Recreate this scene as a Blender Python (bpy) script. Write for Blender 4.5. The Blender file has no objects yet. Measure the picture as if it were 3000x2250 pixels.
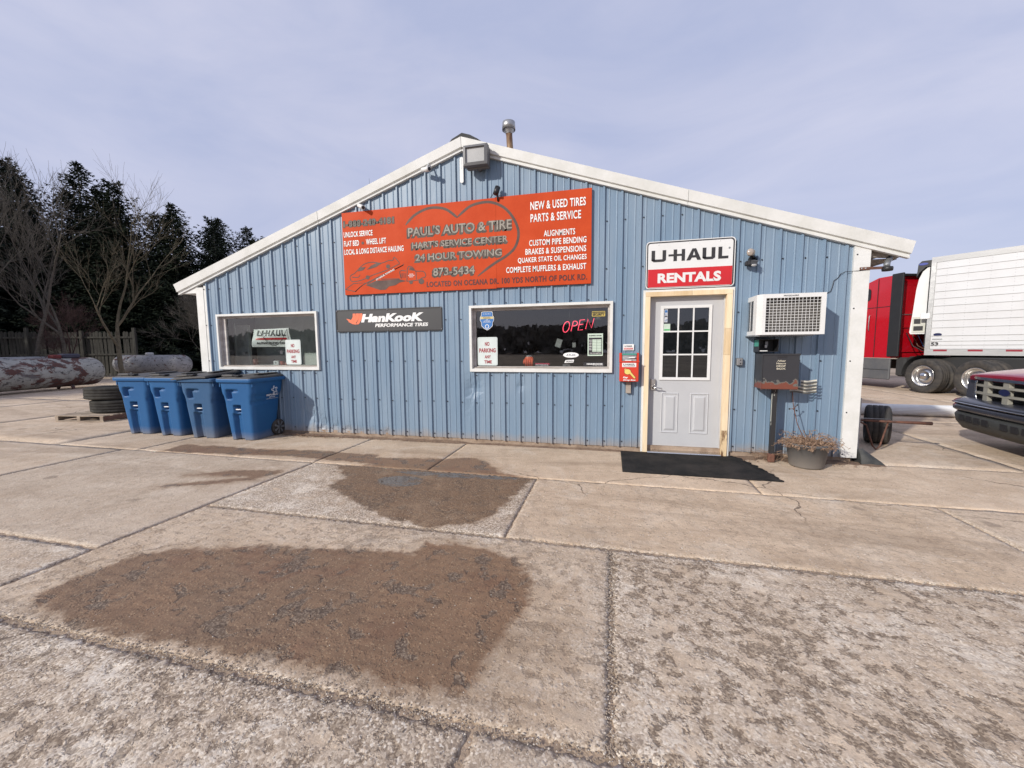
import bpy, math, random
import numpy as np
from mathutils import Vector, Matrix, noise as mn
SC = bpy.context.scene
COL = SC.collection
R = math.radians
random.seed(7)

# ------------------------------------------------------------------ camera
CAM = Vector((-0.38313, -5.54827, 1.41855))
F_PX, YAW, PITCH, ROLL = 1173.8, -0.241491, -0.09234, -0.008222
cy_, sy_, cp_, sp_, cr_, sr_ = math.cos(YAW), math.sin(YAW), math.cos(PITCH), math.sin(PITCH), math.cos(ROLL), math.sin(ROLL)
fwd = Vector((sy_*cp_, cy_*cp_, sp_)); right0 = Vector((cy_, -sy_, 0)); up0 = right0.cross(fwd)
rgt = cr_*right0 + sr_*up0; upv = -sr_*right0 + cr_*up0
cam = bpy.data.cameras.new('camera'); cam.sensor_width = 36; cam.lens = 36*F_PX/3000
cam.clip_start = 0.05; cam.clip_end = 2000
camo = bpy.data.objects.new('camera', cam); COL.objects.link(camo)
m = Matrix((rgt, upv, -fwd)).transposed().to_4x4(); m.translation = CAM
camo.matrix_world = m; SC.camera = camo

# ------------------------------------------------------------------ world, sun, exposure
SUN = Vector((-0.309, -0.38, 0.244)).normalized()
w = bpy.data.worlds.new('World'); SC.world = w; w.use_nodes = True
nt = w.node_tree; nt.nodes.clear()
N = nt.nodes.new; L = nt.links.new
out = N('ShaderNodeOutputWorld'); mixs = N('ShaderNodeMixShader')
b1 = N('ShaderNodeBackground'); b2 = N('ShaderNodeBackground')
sky = N('ShaderNodeTexSky'); sky.sky_type = 'NISHITA'; sky.sun_disc = False
sky.sun_elevation = math.asin(SUN.z); sky.sun_rotation = math.atan2(SUN.x, SUN.y); sky.air_density = 1.0; sky.dust_density = 1.5
L(sky.outputs[0], b1.inputs[0]); b1.inputs[1].default_value = 0.1
tc = N('ShaderNodeTexCoord'); mp = N('ShaderNodeMapping'); mp.inputs['Scale'].default_value = (1.0, 1.6, 3.6)
mp.inputs['Rotation'].default_value = (0.0, 0.35, 0.5)
L(tc.outputs['Generated'], mp.inputs[0])
n1 = N('ShaderNodeTexNoise'); n1.inputs['Scale'].default_value = 1.6; n1.inputs['Detail'].default_value = 7; n1.inputs['Roughness'].default_value = .55; n1.inputs['Distortion'].default_value = .5
L(mp.outputs[0], n1.inputs[0])
cr = N('ShaderNodeValToRGB'); e = cr.color_ramp.elements
e[0].position = .36; e[0].color = (0.455, 0.50, 0.70, 1)
e[1].position = .66; e[1].color = (0.60, 0.615, 0.775, 1)
sxyz = N('ShaderNodeSeparateXYZ'); L(tc.outputs['Generated'], sxyz.inputs[0]); mg = N('ShaderNodeMapRange'); mg.inputs[1].default_value = 0.0; mg.inputs[2].default_value = 0.75; mg.inputs[3].default_value = .07; mg.inputs[4].default_value = -.045
L(sxyz.outputs[2], mg.inputs[0]); ma = N('ShaderNodeMath'); L(n1.outputs[0], ma.inputs[0]); L(mg.outputs[0], ma.inputs[1]); L(ma.outputs[0], cr.inputs[0]); L(cr.outputs[0], b2.inputs[0]); b2.inputs[1].default_value = 0.90
mixs.inputs[0].default_value = 0.88
L(b1.outputs[0], mixs.inputs[1]); L(b2.outputs[0], mixs.inputs[2]); L(mixs.outputs[0], out.inputs[0])
sl = bpy.data.lights.new('sun', 'SUN'); sl.energy = 3.3; sl.angle = R(1.2); sl.color = (1, .95, .87)
so = bpy.data.objects.new('sun', sl); COL.objects.link(so)
so.rotation_euler = (-SUN).to_track_quat('-Z', 'Y').to_euler(); so.location = (-10, -12, 10)
SC.view_settings.view_transform = 'Standard'; SC.view_settings.look = 'None'
SC.view_settings.exposure = 0.29; SC.view_settings.gamma = 1; SC.view_settings.use_curve_mapping = False

# ------------------------------------------------------------------ helpers
def tag(o, label=None, cat=None, group=None, kind=None):
    if label: o['label'] = label
    if cat: o['category'] = cat
    if group: o['group'] = group
    if kind: o['kind'] = kind
    return o
def thing(name, label, cat, loc=(0, 0, 0), rz=0.0, group=None):
    o = bpy.data.objects.new(name, None); COL.objects.link(o); o.empty_display_size = .2
    o.location = loc; o.rotation_euler = (0, 0, rz); return tag(o, label, cat, group)
def origin(o):
    v = Vector((0, 0, 0))
    while o is not None: v += Vector(o.location); o = o.parent
    return v
class MB:
    def __init__(s): s.v = []; s.f = []; s.sm = []
    def add(s, vs, fs, smooth=False):
        b = len(s.v); s.v += [tuple(q) for q in vs]
        for f in fs: s.f.append(tuple(b+i for i in f)); s.sm.append(smooth)
        return s
    def box(s, x0, x1, y0, y1, z0, z1, rz=0, c=None, bev=0):
        if bev:
            b = bev; P = [(x0+b, y0), (x1-b, y0), (x1, y0+b), (x1, y1-b), (x1-b, y1), (x0+b, y1), (x0, y1-b), (x0, y0+b)]
            Q = [(x0+2*b, y0+b), (x1-2*b, y0+b), (x1-b, y0+2*b), (x1-b, y1-2*b), (x1-2*b, y1-b), (x0+2*b, y1-b), (x0+b, y1-2*b), (x0+b, y0+2*b)]
            vs = [(x, y, z0) for x, y in Q]+[(x, y, z0+b) for x, y in P]+[(x, y, z1-b) for x, y in P]+[(x, y, z1) for x, y in Q]
            fs = [tuple(range(7, -1, -1)), tuple(range(24, 32))]
            for k in range(3):
                for i in range(8): j = (i+1) % 8; fs.append((k*8+i, k*8+j, k*8+8+j, k*8+8+i))
        else:
            vs = [(x0, y0, z0), (x1, y0, z0), (x1, y1, z0), (x0, y1, z0), (x0, y0, z1), (x1, y0, z1), (x1, y1, z1), (x0, y1, z1)]
            fs = [(3, 2, 1, 0), (4, 5, 6, 7), (0, 1, 5, 4), (1, 2, 6, 5), (2, 3, 7, 6), (3, 0, 4, 7)]
        if rz:
            cx, cy = c if c else ((x0+x1)/2, (y0+y1)/2); a, b_ = math.cos(rz), math.sin(rz)
            vs = [(cx+(x-cx)*a-(y-cy)*b_, cy+(x-cx)*b_+(y-cy)*a, z) for x, y, z in vs]
        return s.add(vs, fs)
    def prism(s, poly, y0, y1, ax='y', smooth=False):
        """poly: list of 2-D points (ccw seen from -y for ax='y': (x,z))"""
        n = len(poly)
        P = {'y': lambda a, b, t: (a, t, b), 'x': lambda a, b, t: (t, a, b), 'z': lambda a, b, t: (a, b, t)}[ax]
        vs = [P(a, b, y0) for a, b in poly]+[P(a, b, y1) for a, b in poly]
        fs = [tuple(range(n)), tuple(range(2*n-1, n-1, -1))]+[(i, i+n, (i+1) % n+n, (i+1) % n) for i in range(n)]
        return s.add(vs, fs, smooth)
    def tube(s, pts, r, seg=8, cap=True, smooth=True):
        pts = [Vector(p) for p in pts]; rs = r if isinstance(r, (list, tuple)) else [r]*len(pts)
        b = len(s.v); n = len(pts); prev = None
        for i, p in enumerate(pts):
            t = (pts[min(i+1, n-1)]-pts[max(i-1, 0)]).normalized()
            if prev is None:
                a = Vector((0, 0, 1)) if abs(t.z) < .9 else Vector((1, 0, 0)); u = t.cross(a).normalized()
            else: u = (prev-t*prev.dot(t)).normalized()
            prev = u; v = t.cross(u)
            for k in range(seg):
                a = 2*math.pi*k/seg; s.v.append(tuple(p+(u*math.cos(a)+v*math.sin(a))*rs[i]))
        for i in range(n-1):
            for k in range(seg):
                k2 = (k+1) % seg; s.f.append((b+i*seg+k, b+i*seg+k2, b+(i+1)*seg+k2, b+(i+1)*seg+k)); s.sm.append(smooth)
        if cap:
            s.f.append(tuple(b+k for k in range(seg-1, -1, -1))); s.sm.append(False)
            s.f.append(tuple(b+(n-1)*seg+k for k in range(seg))); s.sm.append(False)
        return s
    def lathe(s, prof, c=(0, 0, 0), axis='z', seg=32, smooth=True, close=False):
        """prof: (r, h) list; revolve round axis through c"""
        b = len(s.v); n = len(prof)
        for r, h in prof:
            for k in range(seg):
                a = 2*math.pi*k/seg; x, y = r*math.cos(a), r*math.sin(a)
                q = {'z': (x, y, h), 'x': (h, x, y), 'y': (x, h, y)}[axis]
                s.v.append((c[0]+q[0], c[1]+q[1], c[2]+q[2]))
        for i in range(n if close else n-1):
            i2 = (i+1) % n
            for k in range(seg):
                k2 = (k+1) % seg; s.f.append((b+i*seg+k, b+i*seg+k2, b+i2*seg+k2, b+i2*seg+k)); s.sm.append(smooth)
        return s
    def sphere(s, c, r, seg=12, rings=8, sc=(1, 1, 1)):
        prof = [(max(1e-4, math.sin(math.pi*i/rings)), -math.cos(math.pi*i/rings)) for i in range(rings+1)]
        b = len(s.v); s.lathe(prof, (0, 0, 0), 'z', seg)
        for i in range(b, len(s.v)):
            v = s.v[i]; s.v[i] = (c[0]+v[0]*r*sc[0], c[1]+v[1]*r*sc[1], c[2]+v[2]*r*sc[2])
        return s
    def build(s, name, mat, parent=None, world=True, kind=None, label=None):
        me = bpy.data.meshes.new(name)
        o = Vector((0, 0, 0))
        if parent is not None and world: o = origin(parent)
        me.from_pydata([(x-o.x, y-o.y, z-o.z) for x, y, z in s.v] if o.length else s.v, [], s.f)
        me.polygons.foreach_set('use_smooth', s.sm); me.update()
        if mat: me.materials.append(mat)
        ob = bpy.data.objects.new(name, me); COL.objects.link(ob)
        if parent is not None: ob.parent = parent
        if kind: ob['kind'] = kind
        if label: ob['label'] = label
        return ob
def inst(name, me, parent, loc=(0, 0, 0), rot=(0, 0, 0), scale=(1, 1, 1), kind=None):
    ob = bpy.data.objects.new(name, me); COL.objects.link(ob); ob.parent = parent
    ob.location = loc; ob.rotation_euler = rot; ob.scale = scale
    if kind: ob['kind'] = kind
    return ob
def copy_tree(o, parent=None):
    c = o.copy(); COL.objects.link(c)
    if parent is not None: c.parent = parent
    for ch in list(o.children): copy_tree(ch, c)
    return c

# ------------------------------------------------------------------ materials
def M(name, col, rough=.6, metal=0.0, col2=None, vs=3.0, vlo=.4, vhi=.65, bump=0.0, bs=60, spec=.5, coat=0.0, detail=5, stretch=(1, 1, 1), emit=None, es=1.0, fine=.08, dirt=None, dirt_z=None):
    mt = bpy.data.materials.new(name); mt.use_nodes = True
    t = mt.node_tree; n = t.nodes.new; l = t.links.new; p = t.nodes['Principled BSDF']
    p.inputs['Roughness'].default_value = rough; p.inputs['Metallic'].default_value = metal
    p.inputs['Specular IOR Level'].default_value = spec; p.inputs['Coat Weight'].default_value = coat; p.inputs['Coat Roughness'].default_value = .08
    c4 = (*col, 1)
    tcn = n('ShaderNodeTexCoord'); mpn = n('ShaderNodeMapping'); mpn.inputs['Scale'].default_value = stretch
    l(tcn.outputs['Object'], mpn.inputs[0])
    nz = n('ShaderNodeTexNoise'); nz.inputs['Scale'].default_value = vs; nz.inputs['Detail'].default_value = detail; nz.inputs['Roughness'].default_value = .62
    l(mpn.outputs[0], nz.inputs[0])
    rp = n('ShaderNodeValToRGB'); rp.color_ramp.elements[0].position = vlo; rp.color_ramp.elements[1].position = vhi
    if col2 is None: col2 = tuple(c*.86 for c in col)
    rp.color_ramp.elements[0].color = c4; rp.color_ramp.elements[1].color = (*col2, 1)
    l(nz.outputs[0], rp.inputs[0]); last = rp.outputs[0]
    if fine:
        n2 = n('ShaderNodeTexNoise'); n2.inputs['Scale'].default_value = 45; n2.inputs['Detail'].default_value = 3
        l(mpn.outputs[0], n2.inputs[0]); mr = n('ShaderNodeMapRange'); mr.inputs[3].default_value = 1-fine*1.5; mr.inputs[4].default_value = 1+fine*1.5
        l(n2.outputs[0], mr.inputs[0]); mx = n('ShaderNodeMix'); mx.data_type = 'RGBA'; mx.blend_type = 'MULTIPLY'; mx.inputs[0].default_value = 1
        l(last, mx.inputs[6]); l(mr.outputs[0], mx.inputs[7]); last = mx.outputs[2]
    if dirt_z:
        gp = n('ShaderNodeNewGeometry'); sx = n('ShaderNodeSeparateXYZ'); l(gp.outputs['Position'], sx.inputs[0])
        ad = n('ShaderNodeMath'); ad.operation = 'MULTIPLY_ADD'; ad.inputs[1].default_value = -dirt_z*1.2; l(nz.outputs[0], ad.inputs[0]); l(sx.outputs[2], ad.inputs[2])
        m2 = n('ShaderNodeMapRange'); m2.inputs[1].default_value = dirt_z*.5; m2.inputs[2].default_value = -dirt_z*.5; l(ad.outputs[0], m2.inputs[0])
        ml = n('ShaderNodeMath'); ml.operation = 'MULTIPLY'; ml.inputs[1].default_value = .75; l(m2.outputs[0], ml.inputs[0])
        mx = n('ShaderNodeMix'); mx.data_type = 'RGBA'; l(ml.outputs[0], mx.inputs[0]); l(last, mx.inputs[6]); mx.inputs[7].default_value = (*(dirt or (.25, .19, .14)), 1); last = mx.outputs[2]
    l(last, p.inputs['Base Color'])
    rr = n('ShaderNodeMapRange'); rr.inputs[3].default_value = max(.02, rough-.1); rr.inputs[4].default_value = min(1, rough+.1); l(nz.outputs[0], rr.inputs[0]); l(rr.outputs[0], p.inputs['Roughness'])
    if bump:
        nb = n('ShaderNodeTexNoise'); nb.inputs['Scale'].default_value = bs; nb.inputs['Detail'].default_value = 4; l(mpn.outputs[0], nb.inputs[0])
        bp = n('ShaderNodeBump'); bp.inputs['Strength'].default_value = bump; bp.inputs['Distance'].default_value = .01; l(nb.outputs[0], bp.inputs['Height']); l(bp.outputs[0], p.inputs['Normal'])
    if emit:
        p.inputs['Emission Color'].default_value = (*emit, 1); p.inputs['Emission Strength'].default_value = es
    return mt
def glass(name, tint=(.9, .92, .92), ior=1.5):
    mt = bpy.data.materials.new(name); mt.use_nodes = True; t = mt.node_tree; t.nodes.clear(); n = t.nodes.new; l = t.links.new
    o = n('ShaderNodeOutputMaterial'); mx = n('ShaderNodeMixShader'); tr = n('ShaderNodeBsdfTransparent'); gl = n('ShaderNodeBsdfGlossy'); fr = n('ShaderNodeFresnel')
    fr.inputs[0].default_value = ior; tr.inputs[0].default_value = (*tint, 1); gl.inputs['Roughness'].default_value = .015
    gm = n('ShaderNodeNewGeometry'); sb = n('ShaderNodeMath'); sb.operation = 'SUBTRACT'; sb.inputs[0].default_value = 1; l(gm.outputs['Backfacing'], sb.inputs[1])
    mu = n('ShaderNodeMath'); mu.operation = 'MULTIPLY'; l(fr.outputs[0], mu.inputs[0]); l(sb.outputs[0], mu.inputs[1]); l(mu.outputs[0], mx.inputs[0]); l(tr.outputs[0], mx.inputs[1]); l(gl.outputs[0], mx.inputs[2]); l(mx.outputs[0], o.inputs[0]); return mt
WALL = M('blue steel siding', (.162, .238, .325), .45, 0, col2=(.205, .275, .352), vs=1.6, stretch=(2.2, 2.2, .3), fine=.05, bump=.04, bs=14, dirt_z=.17, dirt=(.33, .25, .18))
WHITE = M('white painted metal', (.69, .69, .665), .5, col2=(.61, .61, .575), vs=4, fine=.03)
WHITE2 = M('clean white enamel', (.70, .70, .69), .4, col2=(.66, .66, .64), fine=.02)
PRINTW = M('white print', (.82, .82, .80), .5, fine=.02)
BLACKP = M('black print', (.028, .026, .028), .5, fine=.02)
WOODN = M('new pine', (.72, .55, .34), .7, col2=(.80, .66, .46), vs=6, stretch=(1, 1, .15), bump=.2, bs=40)
WOODW = M('weathered wood', (.36, .31, .26), .85, col2=(.20, .165, .14), vs=8, stretch=(.3, 1, 1), bump=.4, bs=60)
WOODG = M('grey weathered board', (.085, .082, .070), .95, spec=.15, col2=(.04, .038, .034), vs=5, stretch=(3, 3, .25), bump=.4, bs=50)
DOORG = M('grey door paint', (.47, .475, .485), .5, col2=(.44, .445, .455), vs=2, fine=.02)
BLK = M('black plastic', (.018, .018, .02), .45)
BLK2 = M('black matte', (.03, .03, .03), .8)
GREYM = M('grey metal', (.30, .31, .32), .45, .6)
BRONZE = M('bronze grey housing', (.13, .13, .135), .5)
LENS = M('frosted lens', (.42, .42, .41), .25, coat=.4)
RUST = M('rusty steel', (.16, .07, .045), .85, col2=(.08, .04, .03), vs=14)
CHROME = M('chrome', (.62, .62, .62), .12, 1.0, fine=.02)
ALU = M('polished aluminium', (.72, .71, .69), .28, 1.0, fine=.03)
GALV = M('galvanised steel', (.48, .48, .47), .42, .85, col2=(.36, .36, .36), vs=8)
TYRE = M('tyre rubber', (.030, .028, .027), .8, col2=(.07, .06, .05), vs=7, bump=.5, bs=40)
TYREOLD = M('dusty old tyre rubber', (.055, .052, .046), .95, spec=.2, col2=(.028, .026, .024), vs=5, bump=.6, bs=50)
REDS = M('red orange sign paint', (.52, .062, .012), .65, col2=(.47, .052, .010), vs=2.5, fine=.03, spec=.2)
REDU = M('rental sign red', (.56, .02, .025), .3, fine=.02)
REDB = M('drop box red', (.62, .045, .018), .45, fine=.04)
SGREY = M('faded grey lettering', (.095, .075, .06), .7, col2=(.065, .05, .04), vs=9)
SLITE = M('faded silver lettering', (.31, .28, .23), .6, col2=(.20, .175, .145), vs=12)
SHEART = M('faded brown grey paint', (.095, .055, .042), .65, col2=(.07, .038, .03), vs=6)
SDKRED = M('dark red lettering', (.085, .012, .010), .6)
BIN = M('blue bin plastic', (.018, .095, .25), .5, spec=.3, col2=(.022, .11, .27), vs=2, fine=.03, bump=.08, bs=220, dirt_z=.13, dirt=(.20, .20, .21))
BINLID = M('black lid plastic', (.06, .058, .058), .55, col2=(.10, .095, .09), vs=4, bump=.1, bs=120)
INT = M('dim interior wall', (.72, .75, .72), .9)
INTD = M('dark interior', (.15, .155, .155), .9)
INTW = M('interior door paint', (.80, .80, .77), .7)
TXTRED = M('dark red print', (.33, .03, .04), .6)
YEL = M('key yellow', (.78, .60, .16), .5)
GREEN = M('green card', (.06, .30, .24), .6)
ORANGEG = M('orange glove rubber', (.75, .10, .03), .5)
GLASS = glass('window glass', (.86, .89, .88), 2.1)
DGLASS = glass('dark glass', (.35, .37, .38), 2.0)
NEON = M('neon tube', (.8, .1, .15), .4, emit=(1, .06, .12), es=1.5)
TRUCKRED = M('truck red paint', (.44, .004, .012), .25, coat=.8, fine=.01, col2=(.42, .004, .011))
FORDRED = M('pickup red paint', (.27, .008, .025), .3, coat=.7, fine=.01)
TRIMGREY = M('dark grey fairing', (.022, .023, .025), .6, spec=.3)
SKIRTG = M('grey skirt plastic', (.085, .088, .095), .6, col2=(.11, .11, .11), vs=3)
TRAILW = M('white trailer skin', (.60, .605, .61), .4, col2=(.56, .56, .56), vs=1.2, fine=.02)
TRAILR = M('trailer rail aluminium', (.40, .40, .39), .4, .3, col2=(.42, .42, .42), vs=6, stretch=(.4, 1, 3))
NAVY = M('navy badge', (.012, .017, .07), .3)
CHAR = M('charcoal bumper', (.028, .03, .042), .3, coat=.5)
GRILLE = M('beige grey grille plastic', (.30, .29, .25), .5)
DIRT = M('brown dirt', (.20, .135, .09), .95, col2=(.13, .085, .06), vs=9, bump=.8, bs=50)
FOUND = M('weathered footing', (.36, .27, .20), .9, col2=(.24, .17, .12), vs=7, bump=.6, bs=40)
MAT = M('rubber mat', (.011, .011, .011), .85, spec=.25, col2=(.038, .033, .030), vs=3, bump=.9, bs=130)
POT = M('dark grey pot plastic', (.085, .088, .092), .8, dirt_z=.24, dirt=(.20, .175, .15), bump=.15, bs=50)
DRY = M('dried plant', (.36, .24, .16), .95, col2=(.22, .14, .095), vs=20)
BARK = M('grey bark', (.115, .102, .085), .95, col2=(.07, .06, .05), vs=10, bump=.5, bs=30)
BARK2 = M('olive bark', (.15, .125, .08), .95, col2=(.08, .066, .045), vs=10, bump=.5, bs=30)
TWIGR = M('reddish twigs', (.06, .030, .028), .95)
NEEDLE = M('spruce needles', (.026, .034, .020), 1.0, spec=.1, col2=(.011, .017, .012), vs=1.4, vlo=.42, vhi=.58, fine=.2)
NEEDLE2 = M('blue green spruce needles', (.028, .036, .026), 1.0, spec=.1, col2=(.012, .018, .015), vs=1.4, vlo=.42, vhi=.58, fine=.2)
REPLOGO = M('white bin print', (.70, .72, .75), .6)
BEIGEB = M('beige siding far building', (.50, .40, .27), .8)
ROOFM = M('grey roof steel', (.40, .41, .42), .5, .2)
PLY = M('aged soffit board', (.32, .29, .25), .9, col2=(.18, .15, .13), vs=6, stretch=(.3, 1, 1))
PALLET = M('pallet timber', (.38, .31, .24), .9, col2=(.22, .17, .13), vs=7, stretch=(.3, 1, 1), bump=.4, bs=40)
PALLETD = M('dark stained pallet timber', (.12, .06, .045), .9, col2=(.2, .12, .09), vs=6)
BLUEST = M('blue sticker', (.04, .17, .45), .5)
CREAM = M('cream sticker', (.62, .52, .24), .5)
PALEG = M('pale green paper', (.55, .66, .55), .7)

# tank paint: white flaking to rust
def tank_mat(name, white, amount):
    mt = M(name, white, .75, col2=tuple(c*.8 for c in white), vs=3, fine=.1, bump=.2, bs=20)
    t = mt.node_tree; n = t.nodes.new; l = t.links.new; p = t.nodes['Principled BSDF']
    src = p.inputs['Base Color'].links[0].from_socket
    tcn = n('ShaderNodeTexCoord'); mp_ = n('ShaderNodeMapping'); mp_.inputs['Scale'].default_value = (.75, 1.0, 1.5); l(tcn.outputs['Object'], mp_.inputs[0])
    for sc, lo, hi, c in ((1.7, amount, amount+.03, (.095, .038, .03)), (7, .57, .60, (.05, .045, .045)), (2.3, .56, .66, (.13, .12, .12))):
        nz = n('ShaderNodeTexNoise'); nz.inputs['Scale'].default_value = sc; nz.inputs['Detail'].default_value = 8; nz.inputs['Roughness'].default_value = .7; nz.inputs['Distortion'].default_value = .6
        l(mp_.outputs[0], nz.inputs[0]); mr = n('ShaderNodeMapRange'); mr.inputs[1].default_value = lo; mr.inputs[2].default_value = hi; l(nz.outputs[0], mr.inputs[0])
        mx = n('ShaderNodeMix'); mx.data_type = 'RGBA'; l(mr.outputs[0], mx.inputs[0]); l(src, mx.inputs[6]); mx.inputs[7].default_value = (*c, 1); src = mx.outputs[2]
    l(src, p.inputs['Base Color']); return mt
TANK1 = tank_mat('flaking white tank paint', (.36, .352, .315), .49)
TANK2 = tank_mat('grey weathered tank paint', (.30, .298, .30), .58)
# rusty bottom drop box paint
def rust_bottom(name, col, z0, z1):
    mt = M(name, col, .5, fine=.05); t = mt.node_tree; n = t.nodes.new; l = t.links.new; p = t.nodes['Principled BSDF']
    src = p.inputs['Base Color'].links[0].from_socket
    gp = n('ShaderNodeNewGeometry'); sx = n('ShaderNodeSeparateXYZ'); l(gp.outputs['Position'], sx.inputs[0])
    nz = n('ShaderNodeTexNoise'); nz.inputs['Scale'].default_value = 14; nz.inputs['Detail'].default_value = 5; l(gp.outputs['Position'], nz.inputs[0])
    ad = n('ShaderNodeMath'); ad.operation = 'MULTIPLY_ADD'; ad.inputs[1].default_value = -(z1-z0)*1.8; l(nz.outputs[0], ad.inputs[0]); l(sx.outputs[2], ad.inputs[2])
    for off, c in ((0, (.13, .125, .11)), (-.025, (.17, .05, .03))):
        mr = n('ShaderNodeMapRange'); mr.inputs[1].default_value = z0-(z1-z0)*.35+.01+off; mr.inputs[2].default_value = z0-(z1-z0)*.35+off; l(ad.outputs[0], mr.inputs[0])
        mx = n('ShaderNodeMix'); mx.data_type = 'RGBA'; l(mr.outputs[0], mx.inputs[0]); l(src, mx.inputs[6]); mx.inputs[7].default_value = (*c, 1); src = mx.outputs[2]
    l(src, p.inputs['Base Color']); return mt
DROPM = rust_bottom('charcoal box paint with rust', (.034, .034, .038), .90, 1.06)

# ------------------------------------------------------------------ text
def text_geo(s, x0, x1, z0, z1, y, mb, bold=0.0, shear=0.0, depth=.002, facing='-y', space=1.0):
    cu = bpy.data.curves.new('t', 'FONT'); cu.body = s; cu.size = 1; cu.offset = bold; cu.resolution_u = 3; cu.shear = shear
    cu.space_character = space
    ob = bpy.data.objects.new('t', cu); COL.objects.link(ob)
    dg = bpy.context.evaluated_depsgraph_get(); me = ob.evaluated_get(dg).to_mesh()
    vs = [v.co.copy() for v in me.vertices]; fs = [tuple(p.vertices) for p in me.polygons]
    ob.evaluated_get(dg).to_mesh_clear(); bpy.data.objects.remove(ob); bpy.data.curves.remove(cu)
    if not vs: return
    ax, bx = min(v.x for v in vs), max(v.x for v in vs); ay, by = min(v.y for v in vs), max(v.y for v in vs)
    sx, sz = (x1-x0)/(bx-ax), (z1-z0)/(by-ay)
    if facing == '-y': mb.add([(x0+(v.x-ax)*sx, y, z0+(v.y-ay)*sz) for v in vs], fs)
    elif facing == '+x': mb.add([(y, x0+(v.x-ax)*sx, z0+(v.y-ay)*sz) for v in vs], fs)
def txt(s, x0, x1, z0, z1, y, mat, parent, **k):
    mb = MB(); text_geo(s, x0, x1, z0, z1, y, mb, **k); return mb.build('lettering', mat, parent)
def uhaul(mb, x0, x1, z0, z1, y):
    X = lambda u: x0+(x1-x0)*u; Z = lambda v: z0+(z1-z0)*v
    def P(pts): mb.prism([(X(a), Z(b)) for a, b in pts], y, y+.002)
    def Rr(a, b, c, d): P([(a, c), (b, c), (b, d), (a, d)])
    Rr(0, .047, .13, 1); P([(0, .13), (.03, 0), (.165, 0), (.195, .13), (.195, .22), (0, .22)]); Rr(.148, .195, .22, 1)
    Rr(.228, .295, .43, .60); Rr(.295, .34, 0, 1); Rr(.34, .402, .43, .60); Rr(.402, .445, 0, 1)
    P([(.465, 0), (.515, 0), (.535, .22), (.5625, .22), (.5625, .42), (.546, .42), (.5625, .80), (.5625, 1), (.54, 1)])
    P([(.5625, .22), (.590, .22), (.607, 0), (.657, 0), (.588, 1), (.5625, 1), (.5625, .80), (.579, .42), (.5625, .42)])
    o = .672; Rr(o, o+.047, .13, 1); P([(o, .13), (o+.03, 0), (o+.13, 0), (o+.162, .13), (o+.162, .22), (o, .22)]); Rr(o+.115, o+.162, .22, 1)
    Rr(.873, .92, 0, 1); Rr(.92, 1, 0, .22)

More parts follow.
